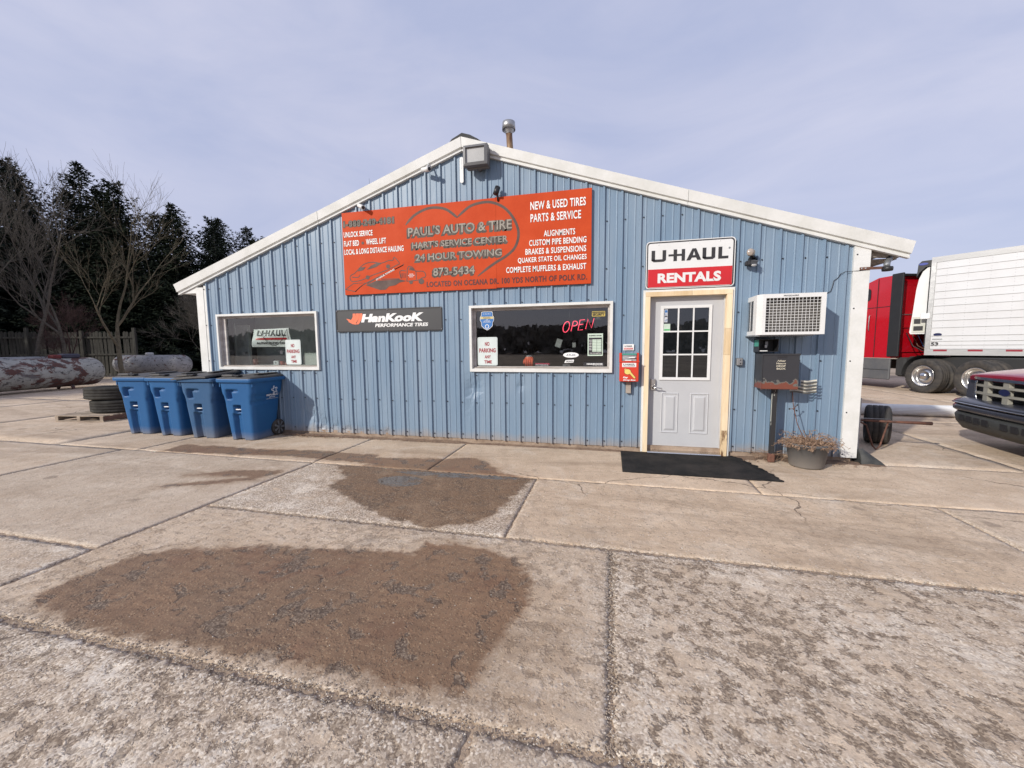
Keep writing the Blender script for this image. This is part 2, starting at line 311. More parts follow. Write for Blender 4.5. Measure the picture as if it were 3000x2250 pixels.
# ------------------------------------------------------------------ ground
def concrete():
    mt = bpy.data.materials.new('worn concrete'); mt.use_nodes = True; t = mt.node_tree; n = t.nodes.new; l = t.links.new; p = t.nodes['Principled BSDF']
    tcn = n('ShaderNodeNewGeometry'); P = tcn.outputs['Position']
    at = n('ShaderNodeAttribute'); at.attribute_name = 'mask'; sp = n('ShaderNodeSeparateColor'); l(at.outputs['Color'], sp.inputs[0])
    wet, agg, blo, tint = sp.outputs[0], sp.outputs[1], sp.outputs[2], at.outputs['Alpha']
    def noise_(sc, det=5, ro=.6, dist=0, src=P, stretch=None):
        x = n('ShaderNodeTexNoise'); x.inputs['Scale'].default_value = sc; x.inputs['Detail'].default_value = det; x.inputs['Roughness'].default_value = ro; x.inputs['Distortion'].default_value = dist
        if stretch:
            q = n('ShaderNodeMapping'); q.inputs['Scale'].default_value = stretch; l(src, q.inputs[0]); l(q.outputs[0], x.inputs[0])
        else: l(src, x.inputs[0])
        return x.outputs[0]
    def mrange(v, a, b, c=0, d=1):
        x = n('ShaderNodeMapRange'); x.inputs[1].default_value = a; x.inputs[2].default_value = b; x.inputs[3].default_value = c; x.inputs[4].default_value = d; l(v, x.inputs[0]); return x.outputs[0]
    def math_(op, a, b=None, c=None):
        x = n('ShaderNodeMath'); x.operation = op
        for i, v in enumerate((a, b, c)):
            if v is None: continue
            if isinstance(v, (int, float)): x.inputs[i].default_value = v
            else: l(v, x.inputs[i])
        return x.outputs[0]
    def mix(f, a, b, mode='MIX'):
        x = n('ShaderNodeMix'); x.data_type = 'RGBA'; x.blend_type = mode
        for i, v in ((0, f), (6, a), (7, b)):
            if isinstance(v, (int, float)): x.inputs[i].default_value = v if i == 0 else (v, v, v, 1)
            elif isinstance(v, tuple): x.inputs[i].default_value = (*v, 1)
            else: l(v, x.inputs[i])
        return x.outputs[2]
    big = noise_(.55, 5, .6, .4); mid = noise_(3.2, 6, .65, .3); fine = noise_(38, 5, .75); vfine = noise_(170, 3, .8)
    def vor(sc_, rand=1.0):
        v = n('ShaderNodeTexVoronoi'); v.inputs['Scale'].default_value = sc_; v.inputs['Randomness'].default_value = rand; l(P, v.inputs[0]); q = n('ShaderNodeSeparateColor'); l(v.outputs['Color'], q.inputs[0]); return v.outputs['Distance'], q.outputs[0], q.outputs[1], q.outputs[2]
    d1, r1, g1, b1_ = vor(115); d2, r2, g2, b2_ = vor(48)
    smooth = mix(mrange(big, .38, .62), (.54, .412, .288), (.64, .497, .358))
    greyc = mix(mrange(big, .38, .62), (.47, .375, .28), (.56, .457, .35))
    base = mix(tint, smooth, greyc)
    base = mix(mrange(mid, .42, .72, 0, .5), base, (.38, .27, .18))
    base = mix(mrange(noise_(1.6, 7, .7, .8), .52, .62, 0, .35), base, (.70, .60, .48))
    base = mix(1.0, base, mrange(vfine, .25, .75, .72, 1.26), 'MULTIPLY'); base = mix(1.0, base, mrange(fine, .25, .75, .84, 1.14), 'MULTIPLY')
    # sparse grit stones showing in the paste
    base = mix(math_('MULTIPLY', mrange(r2, .86, .88, 0, .7), mrange(d2, .30, .22)), base, (.74, .67, .57))
    base = mix(math_('MULTIPLY', mrange(g2, .84, .86, 0, .7), mrange(d2, .34, .26)), base, (.20, .15, .11))
    # tyre swept dirt streaks and drips
    base = mix(mrange(noise_(.9, 5, .6, 1.2, P, (.35, 1.6, 1)), .50, .64, 0, .42), base, (.25, .175, .115))
    base = mix(mrange(noise_(2.2, 2, .5), .70, .74, 0, .5), base, (.16, .12, .09))
    # exposed aggregate: small stones of mixed colour
    rp = n('ShaderNodeValToRGB'); e = rp.color_ramp.elements; e[0].position = 0; e[0].color = (.13, .095, .07, 1); e[1].position = 1; e[1].color = (.86, .79, .68, 1)
    for q, c in ((.25, (.27, .20, .145)), (.55, (.47, .385, .295)), (.82, (.63, .53, .42))): z = e.new(q); z.color = (*c, 1)
    l(r1, rp.inputs[0])
    rp2 = n('ShaderNodeValToRGB'); e = rp2.color_ramp.elements; e[0].position = .55; e[0].color = (.30, .225, .165, 1); e[1].position = 1; e[1].color = (.80, .73, .63, 1); l(g2, rp2.inputs[0])
    peb = mix(math_('MULTIPLY', mrange(r2, .62, .64), mrange(d2, .36, .30)), rp.outputs[0], rp2.outputs[0])
    peb = mix(.28, peb, (.50, .41, .315))
    am = math_('MULTIPLY', agg, mrange(math_('ADD', noise_(5.5, 6, .7, .2), math_('MULTIPLY', agg, .16)), .48, .62))
    col = mix(am, base, peb)
    crust = math_('MULTIPLY', agg, mrange(noise_(2.6, 8, .74, .6), .52, .60, 0, .8))
    col = mix(math_('MULTIPLY', crust, mrange(b1_, .15, .45)), col, (.78, .70, .59))
    # eroded dark pits with gravelly bottoms
    pitn = noise_(13.0, 4, .66, .1); piv = noise_(1.1, 3, .5)
    pit = math_('MULTIPLY', math_('MULTIPLY', blo, mrange(math_('ADD', pitn, math_('MULTIPLY', piv, .34)), .690, .750)), .78)
    grit = mix(mrange(r1, .35, .95), (.13, .09, .06), (.38, .29, .205))
    col = mix(pit, col, grit)
    # hairline cracks
    vc_ = n('ShaderNodeTexVoronoi'); vc_.feature = 'DISTANCE_TO_EDGE'; vc_.inputs['Scale'].default_value = .42
    dm_ = n('ShaderNodeVectorMath'); dm_.operation = 'MULTIPLY_ADD'; nzc = n('ShaderNodeTexNoise'); nzc.inputs['Scale'].default_value = 3.0; nzc.inputs['Detail'].default_value = 6; l(P, nzc.inputs[0]); l(nzc.outputs['Color'], dm_.inputs[0]); dm_.inputs[1].default_value = (.35, .35, 0); l(P, dm_.inputs[2]); l(dm_.outputs[0], vc_.inputs[0])
    crk = math_('MULTIPLY', mrange(vc_.outputs['Distance'], .0030, .0012), mrange(noise_(.37, 2, .5), .50, .56))
    col = mix(math_('MULTIPLY', crk, .8), col, (.10, .07, .05))
    # damp silt and thin standing water
    wn = math_('ADD', wet, math_('MULTIPLY', math_('SUBTRACT', noise_(6.5, 8, .72), .5), .36))
    damp = mrange(wn, .480, .545); halo = mrange(wn, .36, .50, 0, .35)
    col = mix(halo, col, mix(1.0, col, (.66, .55, .44), 'MULTIPLY'))
    silt = mix(mrange(mid, .3, .7), (.265, .155, .088), (.20, .125, .075))
    silt = mix(mrange(big, .42, .6, 0, .35), silt, (.155, .112, .078))
    silt = mix(math_('MULTIPLY', mrange(r1, .80, .84, 0, .85), mrange(d1, .45, .30)), silt, (.46, .35, .22))
    silt = mix(math_('MULTIPLY', mrange(g1, .78, .82, 0, .8), mrange(d1, .5, .35)), silt, (.065, .045, .032))
    silt = mix(mrange(noise_(1.9, 4, .6), .56, .66, 0, .45), silt, (.165, .072, .042))
    dn = math_('ADD', noise_(5.6, 5, .62, .3), math_('MULTIPLY', piv, .3)); wp = mrange(dn, .700, .735)
    silt = mix(math_('MULTIPLY', wp, .88), silt, mix(mrange(r1, .4, .95), (.055, .042, .034), (.27, .22, .17)))
    dcol = mix(math_('MULTIPLY_ADD', agg, .62, .14), silt, mix(1.0, col, (.42, .335, .245), 'MULTIPLY'))
    col = mix(math_('MULTIPLY', damp, .95), col, dcol)
    deep = math_('MULTIPLY', mrange(wn, .84, .98), mrange(noise_(3.2, 6, .65), .40, .50))
    col = mix(math_('MULTIPLY', deep, .6), col, (.06, .052, .044))
    l(col, p.inputs['Base Color'])
    ro = mix(damp, mrange(fine, .3, .7, .88, .98), mrange(fine, .35, .7, .48, .75)); ro = mix(deep, ro, .03); l(ro, p.inputs['Roughness'])
    h = math_('ADD', math_('MULTIPLY', d1, math_('MULTIPLY', am, -.22)), math_('MULTIPLY', fine, .5)); h = math_('ADD', h, math_('MULTIPLY', vfine, .45)); h = math_('SUBTRACT', h, math_('MULTIPLY', pit, 1.0)); h = math_('SUBTRACT', h, math_('MULTIPLY', math_('MULTIPLY', wp, damp), .8))
    h = math_('ADD', h, math_('MULTIPLY', math_('MULTIPLY', mrange(r2, .62, .64), mrange(d2, .45, .1)), .5))
    h = math_('MULTIPLY', h, math_('SUBTRACT', 1.0, deep))
    bp = n('ShaderNodeBump'); bp.inputs['Strength'].default_value = .6; bp.inputs['Distance'].default_value = .008; l(h, bp.inputs['Height']); l(bp.outputs[0], p.inputs['Normal'])
    return mt
CONC = concrete()
SOILG = M('packed dirt and grit', (.40, .30, .21), .95, col2=(.25, .185, .135), vs=3, fine=.3, bump=.7, bs=70)
FARG = M('far yard ground', (.42, .33, .25), .95, col2=(.24, .185, .13), vs=.25, fine=.15, stretch=(1, 1, 1))

S1 = [(-3.41, -3.46), (-3.6, -3.62), (-3.64, -4.07), (-3.36, -4.15), (-3.03, -4.19), (-2.77, -4.2), (-2.33, -4.19), (-1.97, -4.17), (-1.72, -4.15), (-1.42, -4.14), (-1.32, -4.18), (-1.14, -4.16), (-0.97, -4.11), (-0.93, -4.03), (-0.93, -4.06), (-0.88, -3.87), (-0.87, -3.71), (-0.8, -3.61), (-0.82, -3.32), (-0.97, -3.03), (-1.4, -2.93), (-1.67, -2.96), (-1.7, -3.13), (-2.02, -3.14), (-2.7, -3.26)]
S2 = [(-3.42, -1.62), (-3.18, -1.85), (-3.22, -2.08), (-2.98, -2.22), (-2.68, -2.40), (-2.24, -2.66), (-1.78, -2.74), (-1.45, -2.62), (-1.3, -2.35), (-1.22, -1.72), (-1.14, -1.39), (-1.58, -1.25), (-1.9, -0.84), (-2.1, -0.76), (-2.46, -0.87), (-3.3, -1.02), (-3.88, -0.95), (-4.67, -0.94), (-4.44, -1.2), (-3.17, -1.31), (-3.62, -1.44)]
S2B = [(-3.7, -1.42), (-1.2, -1.42), (-1.2, -2.55), (-1.9, -2.72), (-2.6, -2.62), (-3.3, -2.15)]
S5 = [(-7.5, -1.2), (-4.2, -1.25), (-2.6, -1.0), (-2.2, -.7), (-5, -.75), (-7.4, -.8)]
S6 = [(-3.9, -3.3), (-3.9, -4.2), (-.6, -4.2), (-.6, -3.3), (-1.5, -4.0), (-3.2, -4.1)]
S3 = [(-5.04, -2.14), (-4.7, -1.87), (-4.1, -1.72), (-4.01, -1.83), (-4.15, -2.07), (-4.47, -2.33), (-5.0, -2.52), (-4.91, -2.43), (-4.27, -2.02)]
S4 = [(-6.51, -1.38), (-6.58, -0.98), (-5.75, -0.95), (-5.19, -0.96), (-4.43, -0.87), (-3.36, -0.89), (-3.23, -1.09), (-4.67, -1.22), (-5.71, -1.33)]
POOL = [((-2.55, -1.78), .30, .20), ((-1.75, -1.45), .50, .09), ((-2.25, -1.50), .6, .08)]
def sdf(P, poly):
    poly = np.array(poly); a = poly; b = np.roll(poly, -1, 0); d = np.full(len(P), 1e9); ins = np.zeros(len(P), bool)
    for (x1, y1), (x2, y2) in zip(a, b):
        e = np.array([x2-x1, y2-y1]); q = P-np.array([x1, y1]); t = np.clip((q@e)/max(e@e, 1e-9), 0, 1); d = np.minimum(d, np.hypot(*(q-t[:, None]*e).T))
        c = ((y1 > P[:, 1]) != (y2 > P[:, 1])); xx = (x2-x1)*(P[:, 1]-y1)/((y2-y1) if y2 != y1 else 1e-9)+x1; ins ^= c & (P[:, 0] < xx)
    return np.where(ins, d, -d)
def hsh(x, y): return np.sin(x*12.9898+y*78.233)*.5+np.sin(x*39.3+y*11.1+1.7)*.3+np.sin(x*93.1-y*61.7)*.2
ground = MB().box(-160, 140, -90, 160, -.6, -.045).build('ground', FARG); tag(ground, kind='structure')
sub = MB().box(-30, 16, -9, 16, -.044, -.010).build('grit_bed', SOILG, ground)
def slab(x0, x1, y0, y1, agg=.15, blo=.2, tint=0.0, res=.03, g=.011, rough=.3, name='concrete_slab', z=0.0):
    nx, ny = max(4, int((x1-x0)/res)), max(4, int((y1-y0)/res))
    U, V = np.meshgrid(np.linspace(0, 1, nx+1), np.linspace(0, 1, ny+1))
    g *= .62; X = x0+g+(x1-x0-2*g)*U; Y = y0+g+(y1-y0-2*g)*V
    amp = .005+.011*rough
    wl = lambda u: np.clip(1-u*6, 0, 1)
    X = X+amp*hsh(Y*3+x0, Y*1.1)*wl(U)-amp*hsh(Y*3.3+x1, Y*.9)*wl(1-U)
    Y = Y+amp*hsh(X*2.7+y0, X*1.3)*wl(V)-amp*hsh(X*3.1+y1, X*.8)*wl(1-V)
    X = X+amp*.9*np.abs(hsh(Y*1.3+x0*3, Y*.3))*wl(U); Y = Y-amp*.9*np.abs(hsh(X*1.2+y1*3, X*.3))*wl(1-V)
    edge = np.minimum(np.minimum(U*(x1-x0), (1-U)*(x1-x0)), np.minimum(V*(y1-y0), (1-V)*(y1-y0)))
    Z = z-.005*np.exp(-edge/.02)+.0025*hsh(X*7, Y*7)*rough*1.5+.003*hsh(X*.9, Y*1.1)
    P = np.stack([X.ravel(), Y.ravel()], 1); v = np.concatenate([P, Z.ravel()[:, None]], 1)
    idx = np.arange((nx+1)*(ny+1)).reshape(ny+1, nx+1)
    f = np.stack([idx[:-1, :-1].ravel(), idx[:-1, 1:].ravel(), idx[1:, 1:].ravel(), idx[1:, :-1].ravel()], 1)
    ring = np.concatenate([idx[0, :], idx[1:, -1], idx[-1, -2::-1], idx[-2:0:-1, 0]]); rb = len(v)
    rv = v[ring].copy(); rv[:, 2] = -.024; v = np.concatenate([v, rv]); k = np.arange(len(ring)); k2 = (k+1) % len(ring)
    f = np.concatenate([f, np.stack([ring[k], rb+k, rb+k2, ring[k2]], 1)])
    me = bpy.data.meshes.new(name); me.vertices.add(len(v)); me.vertices.foreach_set('co', v.ravel().astype(np.float32))
    me.loops.add(len(f)*4); me.loops.foreach_set('vertex_index', f.ravel().astype(np.int32)); me.polygons.add(len(f)); me.polygons.foreach_set('loop_start', np.arange(len(f), dtype=np.int32)*4)
    me.polygons.foreach_set('use_smooth', np.ones(len(f), bool)); me.update(calc_edges=True)
    Pv = v[:, :2]; wet = np.full(len(v), -9.0)
    if x1 > -8 and x0 < 3 and y1 < .5:
        for S_, sh in ((S1, 1), (S2, 1), (S3, .5), (S4, .5), (S2B, -.25), (S5, -.35), (S6, -.35)): wet = np.maximum(wet, np.clip(sdf(Pv, S_)*1.3, -.5, .22*sh))
        wet = .5+wet
        for (cx, cy), a, b in POOL:
            q = 1-np.hypot((Pv[:, 0]-cx)/a, (Pv[:, 1]-cy)/b); wet = np.where(q > 0, np.maximum(wet, .72+np.clip(q*1.1, 0, .35)), wet)
    wet = np.clip(wet, 0, 1)
    e = np.concatenate([edge.ravel(), np.zeros(len(ring))])
    ag = np.clip(agg+.55*np.exp(-e/.05)*(1 if rough > .2 else .4), 0, 1)
    # coarse worn zone on the patch slab under its puddle, smoother further right
    col = np.stack([wet, ag, np.full(len(v), blo), np.full(len(v), tint)], 1).astype(np.float32)
    a = me.attributes.new('mask', 'FLOAT_COLOR', 'POINT'); a.data.foreach_set('color', col.ravel())
    me.materials.append(CONC); ob = bpy.data.objects.new(name, me); COL.objects.link(ob); ob.parent = ground; return ob
# strip along the wall
slab(-8.53, -6.93, -1.37, -.04, .05, .1, .3, .06); slab(-6.93, -3.99, -1.37, -.04, .1, .1, .1, .04); slab(-3.99, -2.43, -1.37, -.04, .1, .1, 0, .035)
slab(-2.43, 1.05, -1.37, -.04, .05, .1, 0, .035, g=.009, rough=.15); slab(1.05, 4.13, -1.37, -.04, .05, .15, 0, .045, g=.004, rough=.1)
# middle row
slab(-3.96, -1.14, -2.76, -1.375, .95, .15, .2, .025, rough=1.0); slab(-1.14, 2.38, -2.76, -1.375, .10, .30, 0.0, .025, rough=.6)
slab(-7.16, -3.97, -3.57, -1.375, .15, .25, .95, .035, rough=.4); slab(-10.6, -7.16, -3.57, -1.375, .2, .2, .4, .08); slab(2.38, 5.4, -2.76, -1.375, .15, .3, .3, .05)
# lower row
slab(-3.96, -.365, -4.235, -2.77, .30, .55, .45, .022, g=.016, rough=1.0); slab(-.365, 2.9, -4.235, -2.77, .62, 1.0, .5, .022, g=.018, rough=.9); slab(2.9, 6, -4.235, -2.77, .6, .8, .5, .06)
slab(-7.6, -3.97, -5.2, -3.58, .55, .3, .55, .04, rough=.8)
slab(-3.96, -.87, -6.6, -4.245, .85, .85, .75, .022, g=.02, rough=1.2); slab(-.87, 3.2, -6.6, -4.245, .35, .25, 1.0, .025, g=.02, rough=1.0)
# yard left and behind
xs = [-30, -26, -22.4, -18.8, -15.4, -12.1, -8.53]; ys = [-3.57, -1.37, 2.6, 6.4, 10.2, 14]
for i in range(len(xs)-1):
    for j in range(len(ys)-1):
        if xs[i+1] > -10.6 and j == 0: continue
        xe = xs[i+1] if not (j == 0 and xs[i+1] > -12.2) else -10.6
        slab(xs[i], xe, ys[j], ys[j+1], .1, .3, .2+.2*((i+j) % 2), .25, g=.012)
slab(-8.53, -7.45, -1.365, 12, .05, .1, .3, .2)
for x0, x1 in ((2.62, 4.13), (4.13, 7.6), (7.6, 11.2), (11.2, 15)):
    for y0, y1 in ((-.03, 3.2), (3.2, 6.9), (6.9, 10.8), (10.8, 14.5)): slab(x0, x1, y0, y1, .08, .25, .1, .12, g=.008)
slab(4.13, 7.6, -1.37, -.03, .05, .2, .1, .1); slab(5.4, 9, -2.76, -1.375, .1, .3, .3, .1); slab(7.6, 12, -1.37, -.03, .05, .2, .1, .15)
# loose grit and pebbles in the joints
def pebbles(n, segs, name, spread, r0, r1, mat, seed):
    rnd = random.Random(seed); mb = MB()
    for _ in range(n):
        (xa, ya), (xb, yb), wgt = segs[rnd.randrange(len(segs))]; t = rnd.random(); s = spread*wgt
        x = xa+(xb-xa)*t+rnd.gauss(0, s); y = ya+(yb-ya)*t+rnd.gauss(0, s); r = rnd.uniform(r0, r1); zc = -.002 if abs(s) > 0 else 0
        a = rnd.random()*6.28; vs = []
        for k in range(5): vs.append((x+r*math.cos(a+k*1.257)*rnd.uniform(.7, 1.1), y+r*math.sin(a+k*1.257)*rnd.uniform(.7, 1.1), zc+r*.1))
        vs.append((x, y, zc+r*rnd.uniform(.6, 1.0)))
        mb.add(vs, [(k, (k+1) % 5, 5) for k in range(5)])
    return mb.build(name, mat, ground, kind='stuff')
GL = [((-3.9, -4.24), (-.36, -4.24), 1), ((-.36, -4.24), (.9, -4.24), .8), ((-.365, -4.24), (-.365, -2.8), .7), ((-3.9, -4.24), (-.36, -4.22), 2), ((-1.1, -2.77), (2.3, -2.77), .7), ((-3.9, -2.77), (-1.2, -2.77), .5), ((-2.6, -4.25), (-.5, -4.3), 3)]
pebbles(1500, GL, 'pale_pebbles', .020, .002, .0055, M('pale pebble', (.50, .44, .37), .8, fine=.2), 3)
pebbles(3600, GL, 'dark_pebbles', .022, .002, .0065, M('dark pebble', (.27, .215, .165), .8, fine=.2), 4)
pebbles(900, [((-3.9, -2.6), (-1.2, -2.6), 8), ((-.3, -3.6), (2.2, -3.4), 14), ((-3.6, -4.7), (-.5, -4.6), 10), ((-3.5, -3.7), (-1, -3.7), 14)], 'scattered_pebbles', .022, .002, .006, M('mixed pebble', (.5, .45, .38), .8, fine=.2), 5)
# dirt drift along the wall base
def drift(x0, x1, h, wd, seed, y0=-.025):
    mb = MB(); n = int((x1-x0)/.03); rnd = random.Random(seed); rows = 5; b = []
    for i in range(n+1):
        x = x0+(x1-x0)*i/n; k = .55+.45*mn.noise(Vector((x*2.3, seed, 0)))+.25*mn.noise(Vector((x*9, seed, 1)))
        fade = min(1, i/6, (n-i)/6)
        for j in range(rows+1):
            t = j/rows; z = h*k*fade*(1-t)**1.6+.004*mn.noise(Vector((x*25, t*9, seed))); mb.v.append((x, y0-wd*k*t, z if j < rows else -.012))
    for i in range(n):
        for j in range(rows): a = i*(rows+1)+j; mb.f.append((a, a+1, a+rows+2, a+rows+1)); mb.sm.append(True)
    return mb
dm = drift(-7.0, -2.3, .045, .16, 2.0); d2 = drift(-2.3, .0, .03, .07, 5.0); d3 = drift(1.12, 2.75, .045, .26, 8.0)
for q in (d2, d3): dm.add(q.v, q.f, True)
tag(dm.build('dirt_drift', DIRT), kind='stuff')
# dead leaves and litter lying on it
lv = MB(); rnd = random.Random(11)
for _ in range(700):
    if rnd.random() < .6: x = rnd.gauss(-5.05, .38); y = -.12-abs(rnd.gauss(0, .05))
    elif rnd.random() < .6: x = rnd.uniform(-5.6, -2.8); y = -.09-abs(rnd.gauss(0, .035))
    else: x = rnd.uniform(1.15, 2.7); y = -.15-abs(rnd.gauss(0, .08))
    r = rnd.uniform(.006, .02); a = rnd.random()*6.28; z = .012+rnd.random()*.035*math.exp(-abs(y+.05)*8); t = rnd.uniform(-.6, .6)
    lv.add([(x+r*math.cos(a), y+r*math.sin(a), z+t*r), (x-r*.4*math.sin(a), y+r*.4*math.cos(a), z), (x-r*math.cos(a), y-r*math.sin(a), z-t*r*.3), (x+r*.4*math.sin(a), y-r*.4*math.cos(a), z+.002)], [(0, 1, 2, 3)])
tag(lv.build('dead_leaves', M('dead leaves', (.17, .085, .05), .9, col2=(.30, .20, .12), vs=30)), kind='stuff')

# ------------------------------------------------------------------ the shop building
RX, RS = -2.43, .335
lipz = lambda x: 4.131-RS*abs(x-RX)
shop = thing('shop_building', 'blue steel sided shop building with white gable trim and two wide windows', 'building', (RX, 0, 0))
WIN = [(-6.94, -4.93, 1.075, 2.01), (-2.368, -.362, 1.065, 2.01)]
OPEN_ = WIN+[(.03, 1.075, .0, 2.11)]
def ypro(x):
    u = ((x+.035) % .2286); u = min(u, .2286-u)
    if u < .010: y = -.024
    elif u < .019: y = -.024*(1-(u-.010)/.009)
    else: y = 0
    for c in (.066, ):
        d = abs(u-c)
        if d < .011: y = min(y, -.006*(1-(d/.011)**2))
    return y
def dent(x, z):
    y = .0035*mn.noise(Vector((x*1.7, z*1.1, 3)))+.002*mn.noise(Vector((x*6, z*3, 7)))
    for cx, cz, rx, rz, a in ((-5.15, .33, .20, .20, .030), (-4.93, .18, .16, .16, .03), (-4.7, .14, .1, .12, .024), (-4.47, .12, .10, .10, .022), (-4.24, .10, .09, .10, .018), (-4.0, .09, .08, .10, .016), (-3.77, .08, .08, .09, .018), (-2.33, .82, .13, .17, .035), (-2.42, .62, .05, .3, .015), (-1.62, .86, .06, .07, .018)):
        q = ((x-cx)/rx)**2+((z-cz)/rz)**2
        if q < 4: y += a*math.exp(-q*1.5)*(1+.6*mn.noise(Vector((x*30, z*22, 1))))
    return y
xb = []
x = -7.2
pts = set([-7.2, 2.37])
for i in range(-32, 11):
    c = .2286*i-.035
    for o in (-.019, -.010, .010, .019, .0552, .0607, .066, .0717, .0773, .1513, .1569, .1625, .168, .1735): pts.add(round(c+o, 4))
for a, b, _, _ in OPEN_: pts.add(a); pts.add(b)
pts = sorted(p for p in pts if -7.2 <= p <= 2.37)
panels = {}
def zsplit(a, b, fine):
    n = max(1, int((b-a)/fine)); return [a+(b-a)*i/n for i in range(n+1)]
for xa, xc in zip(pts[:-1], pts[1:]):
    xm = (xa+xc)/2; pi = int((xm+7.2+.09)/.9144);     base = .062+.012*mn.noise(Vector((xm*.5, 0, 0)))
    segs = [(base, None)]
    blocks = sorted([(z0, z1) for a, b, z0, z1 in OPEN_ if a-1e-6 <= xa and xc <= b+1e-6])
    runs = []; cur = base
    for z0, z1 in blocks:
        if z0 > cur: runs.append((cur, z0))
        cur = z1
    runs.append((cur, None))
    px0 = -7.2-.09+pi*.9144
    full = any(a <= max(px0, -7.2) and px0+.9144 <= b for a, b, _, _ in OPEN_)
    for z0, z1 in runs:
        mb = panels.setdefault((pi, int(full and z1 is None)), MB())
        tops = (z1, z1) if z1 else (lipz(xa)+.06, lipz(xc)+.06)
        low = min(tops[0], 1.1); zz = [0]
        fine = .05 if (xm < -3.5 or abs(xm+2.3) < .5 or abs(xm+1.6) < .15) and z0 < 1 else .16
        n = max(2, int((tops[0]-z0)/fine)); b = len(mb.v)
        for k in range(n+1):
            t = k/n
            for xx, tp in ((xa, tops[0]), (xc, tops[1])):
                z = z0+(tp-z0)*t; xi = xx+(1e-5 if xx == xa else -1e-5); mb.v.append((xx+.25*dent(xx, z)*0, ypro(xi)+dent(xx, z)*(1 if z < tp-.02 or not z1 else 1), z))
        for k in range(n): a = b+2*k; mb.f.append((a, a+1, a+3, a+2)); mb.sm.append(False)
for pi in sorted(panels): panels[pi].build('wall_panel', WALL, shop)
# screws
sm_ = MB()
def screw(x, z, y=-.004):
    n = 6; mb = [(x+.0095*math.cos(k*1.047), y, z+.0095*math.sin(k*1.047)) for k in range(n)]+[(x+.0085*math.cos(k*1.047), y-.007, z+.0085*math.sin(k*1.047)) for k in range(n)]
    sm_.add(mb, [tuple(range(n, 2*n))]+[(k, (k+1) % n, (k+1) % n+n, k+n) for k in range(n)])
rows = [.12, .61, 1.2192-.0, 1.8288, 2.4384, 3.048, 3.62]
rows = [.125, .61, 1.2196, 1.829, 2.4388, 3.048]
for i in range(-31, 10):
    x = .2286*i+.004
    for z in [q for q in rows]:
        z += .006*math.sin(i*5.1+z*9)
        if z > lipz(x)-.06: continue
        if any(a-.03 < x < b+.03 and z0-.02 < z < z1+.02 for a, b, z0, z1 in OPEN_): continue
        screw(x+.003*math.sin(i*3.3), z)
    for a, b, z0, z1 in WIN:
        if a < x < b: screw(x, z0-.055); screw(x, z1+.028)
for z in (.61, 1.22, 1.83, 2.44): screw(2.345, z, -.03); screw(-7.16, z, -.03)
screw(2.33, .1, -.03)
sm_.build('siding_screws', BLK, shop, kind='stuff')
# footing, side and back walls, roof
MB().box(-7.30, 2.44, .012, .20, -.02, .09).build('footing', FOUND, shop)
bw = MB().box(-7.30, -7.24, .03, 14, .05, 2.36); bw.build('side_wall', WALL, shop)
MB().box(2.37, 2.43, .03, 14, .05, 2.40).build('side_wall', WALL, shop)
MB().prism([(-7.24, .05), (2.37, .05), (2.37, 2.40), (RX, lipz(RX)), (-7.24, 2.36)], 13.94, 14).build('back_wall', WALL, shop)
def roofside(s):
    x0 = RX; x1 = 2.80 if s > 0 else -7.66
    zt = lambda x: lipz(x)+.10
    P = [(x0, zt(x0)), (x1, zt(x1)), (x1, zt(x1)+.045), (x0, zt(x0)+.045)]
    if s > 0: pass
    else: P = P[::-1]
    return MB().prism(P, -.03, 14.3).build('roof', ROOFM, shop)
roofside(1); roofside(-1)
MB().prism([(RX-.25, 4.255), (RX+.27, 4.255), (RX+.21, 4.30), (RX+.10, 4.365), (RX-.02, 4.405), (RX-.17, 4.34)], .02, 14.2).build('ridge_cap', TRIMGREY, shop)
# rake trim, two lengths a side
def rake(xa, xb, gap=.004):
    # profile in (y, dz) : outwards is -y
    pro = [(.0, .0), (-.048, .0), (-.050, .020), (-.034, .024), (-.036, .046), (-.062, .050), (-.078, .176), (.0, .182)]
    mb = MB(); n = len(pro)
    for x in (xa, xb):
        for y, dz in pro: mb.v.append((x, y, lipz(x)+dz))
    for i in range(n): j = (i+1) % n; mb.f.append((i, j, n+j, n+i)); mb.sm.append(False)
    mb.f.append(tuple(range(n))); mb.f.append(tuple(range(2*n-1, n-1, -1))); mb.sm += [False, False]
    return mb
rake(RX+.003, .515).build('rake_trim', WHITE, shop); 
r2 = rake(.519, 2.835); r2.v = [(x+(.03*(z-lipz(x))/.17 if x > 2.8 else 0), y-.002, z) for x, y, z in r2.v]; r2.build('rake_trim', WHITE, shop)
rake(-4.79, RX-.003).build('rake_trim', WHITE, shop); r3 = rake(-7.70, -4.796); r3.v = [(x-(.06*(z-lipz(x))/.17 if x < -7.6 else 0), y-.002, z) for x, y, z in r3.v]; r3.build('rake_trim', WHITE, shop)
# white soffit return on the left, wooden on the right
MB().prism([(-7.66, 2.385), (-7.30, 2.385), (-7.30, 2.50), (-7.64, 2.40)], -.028, .5).build('soffit', WHITE, shop)
MB().box(-7.64, -7.30, .5, 14, 2.37, 2.39).build('soffit', WHITE, shop)
MB().prism([(2.485, 2.42), (2.79, 2.395), (2.79, 2.408), (2.485, 2.515)], .05, .09).build('soffit', PLY, shop)
MB().box(2.44, 2.80, .10, 14, 2.385, 2.40).build('soffit', PLY, shop)
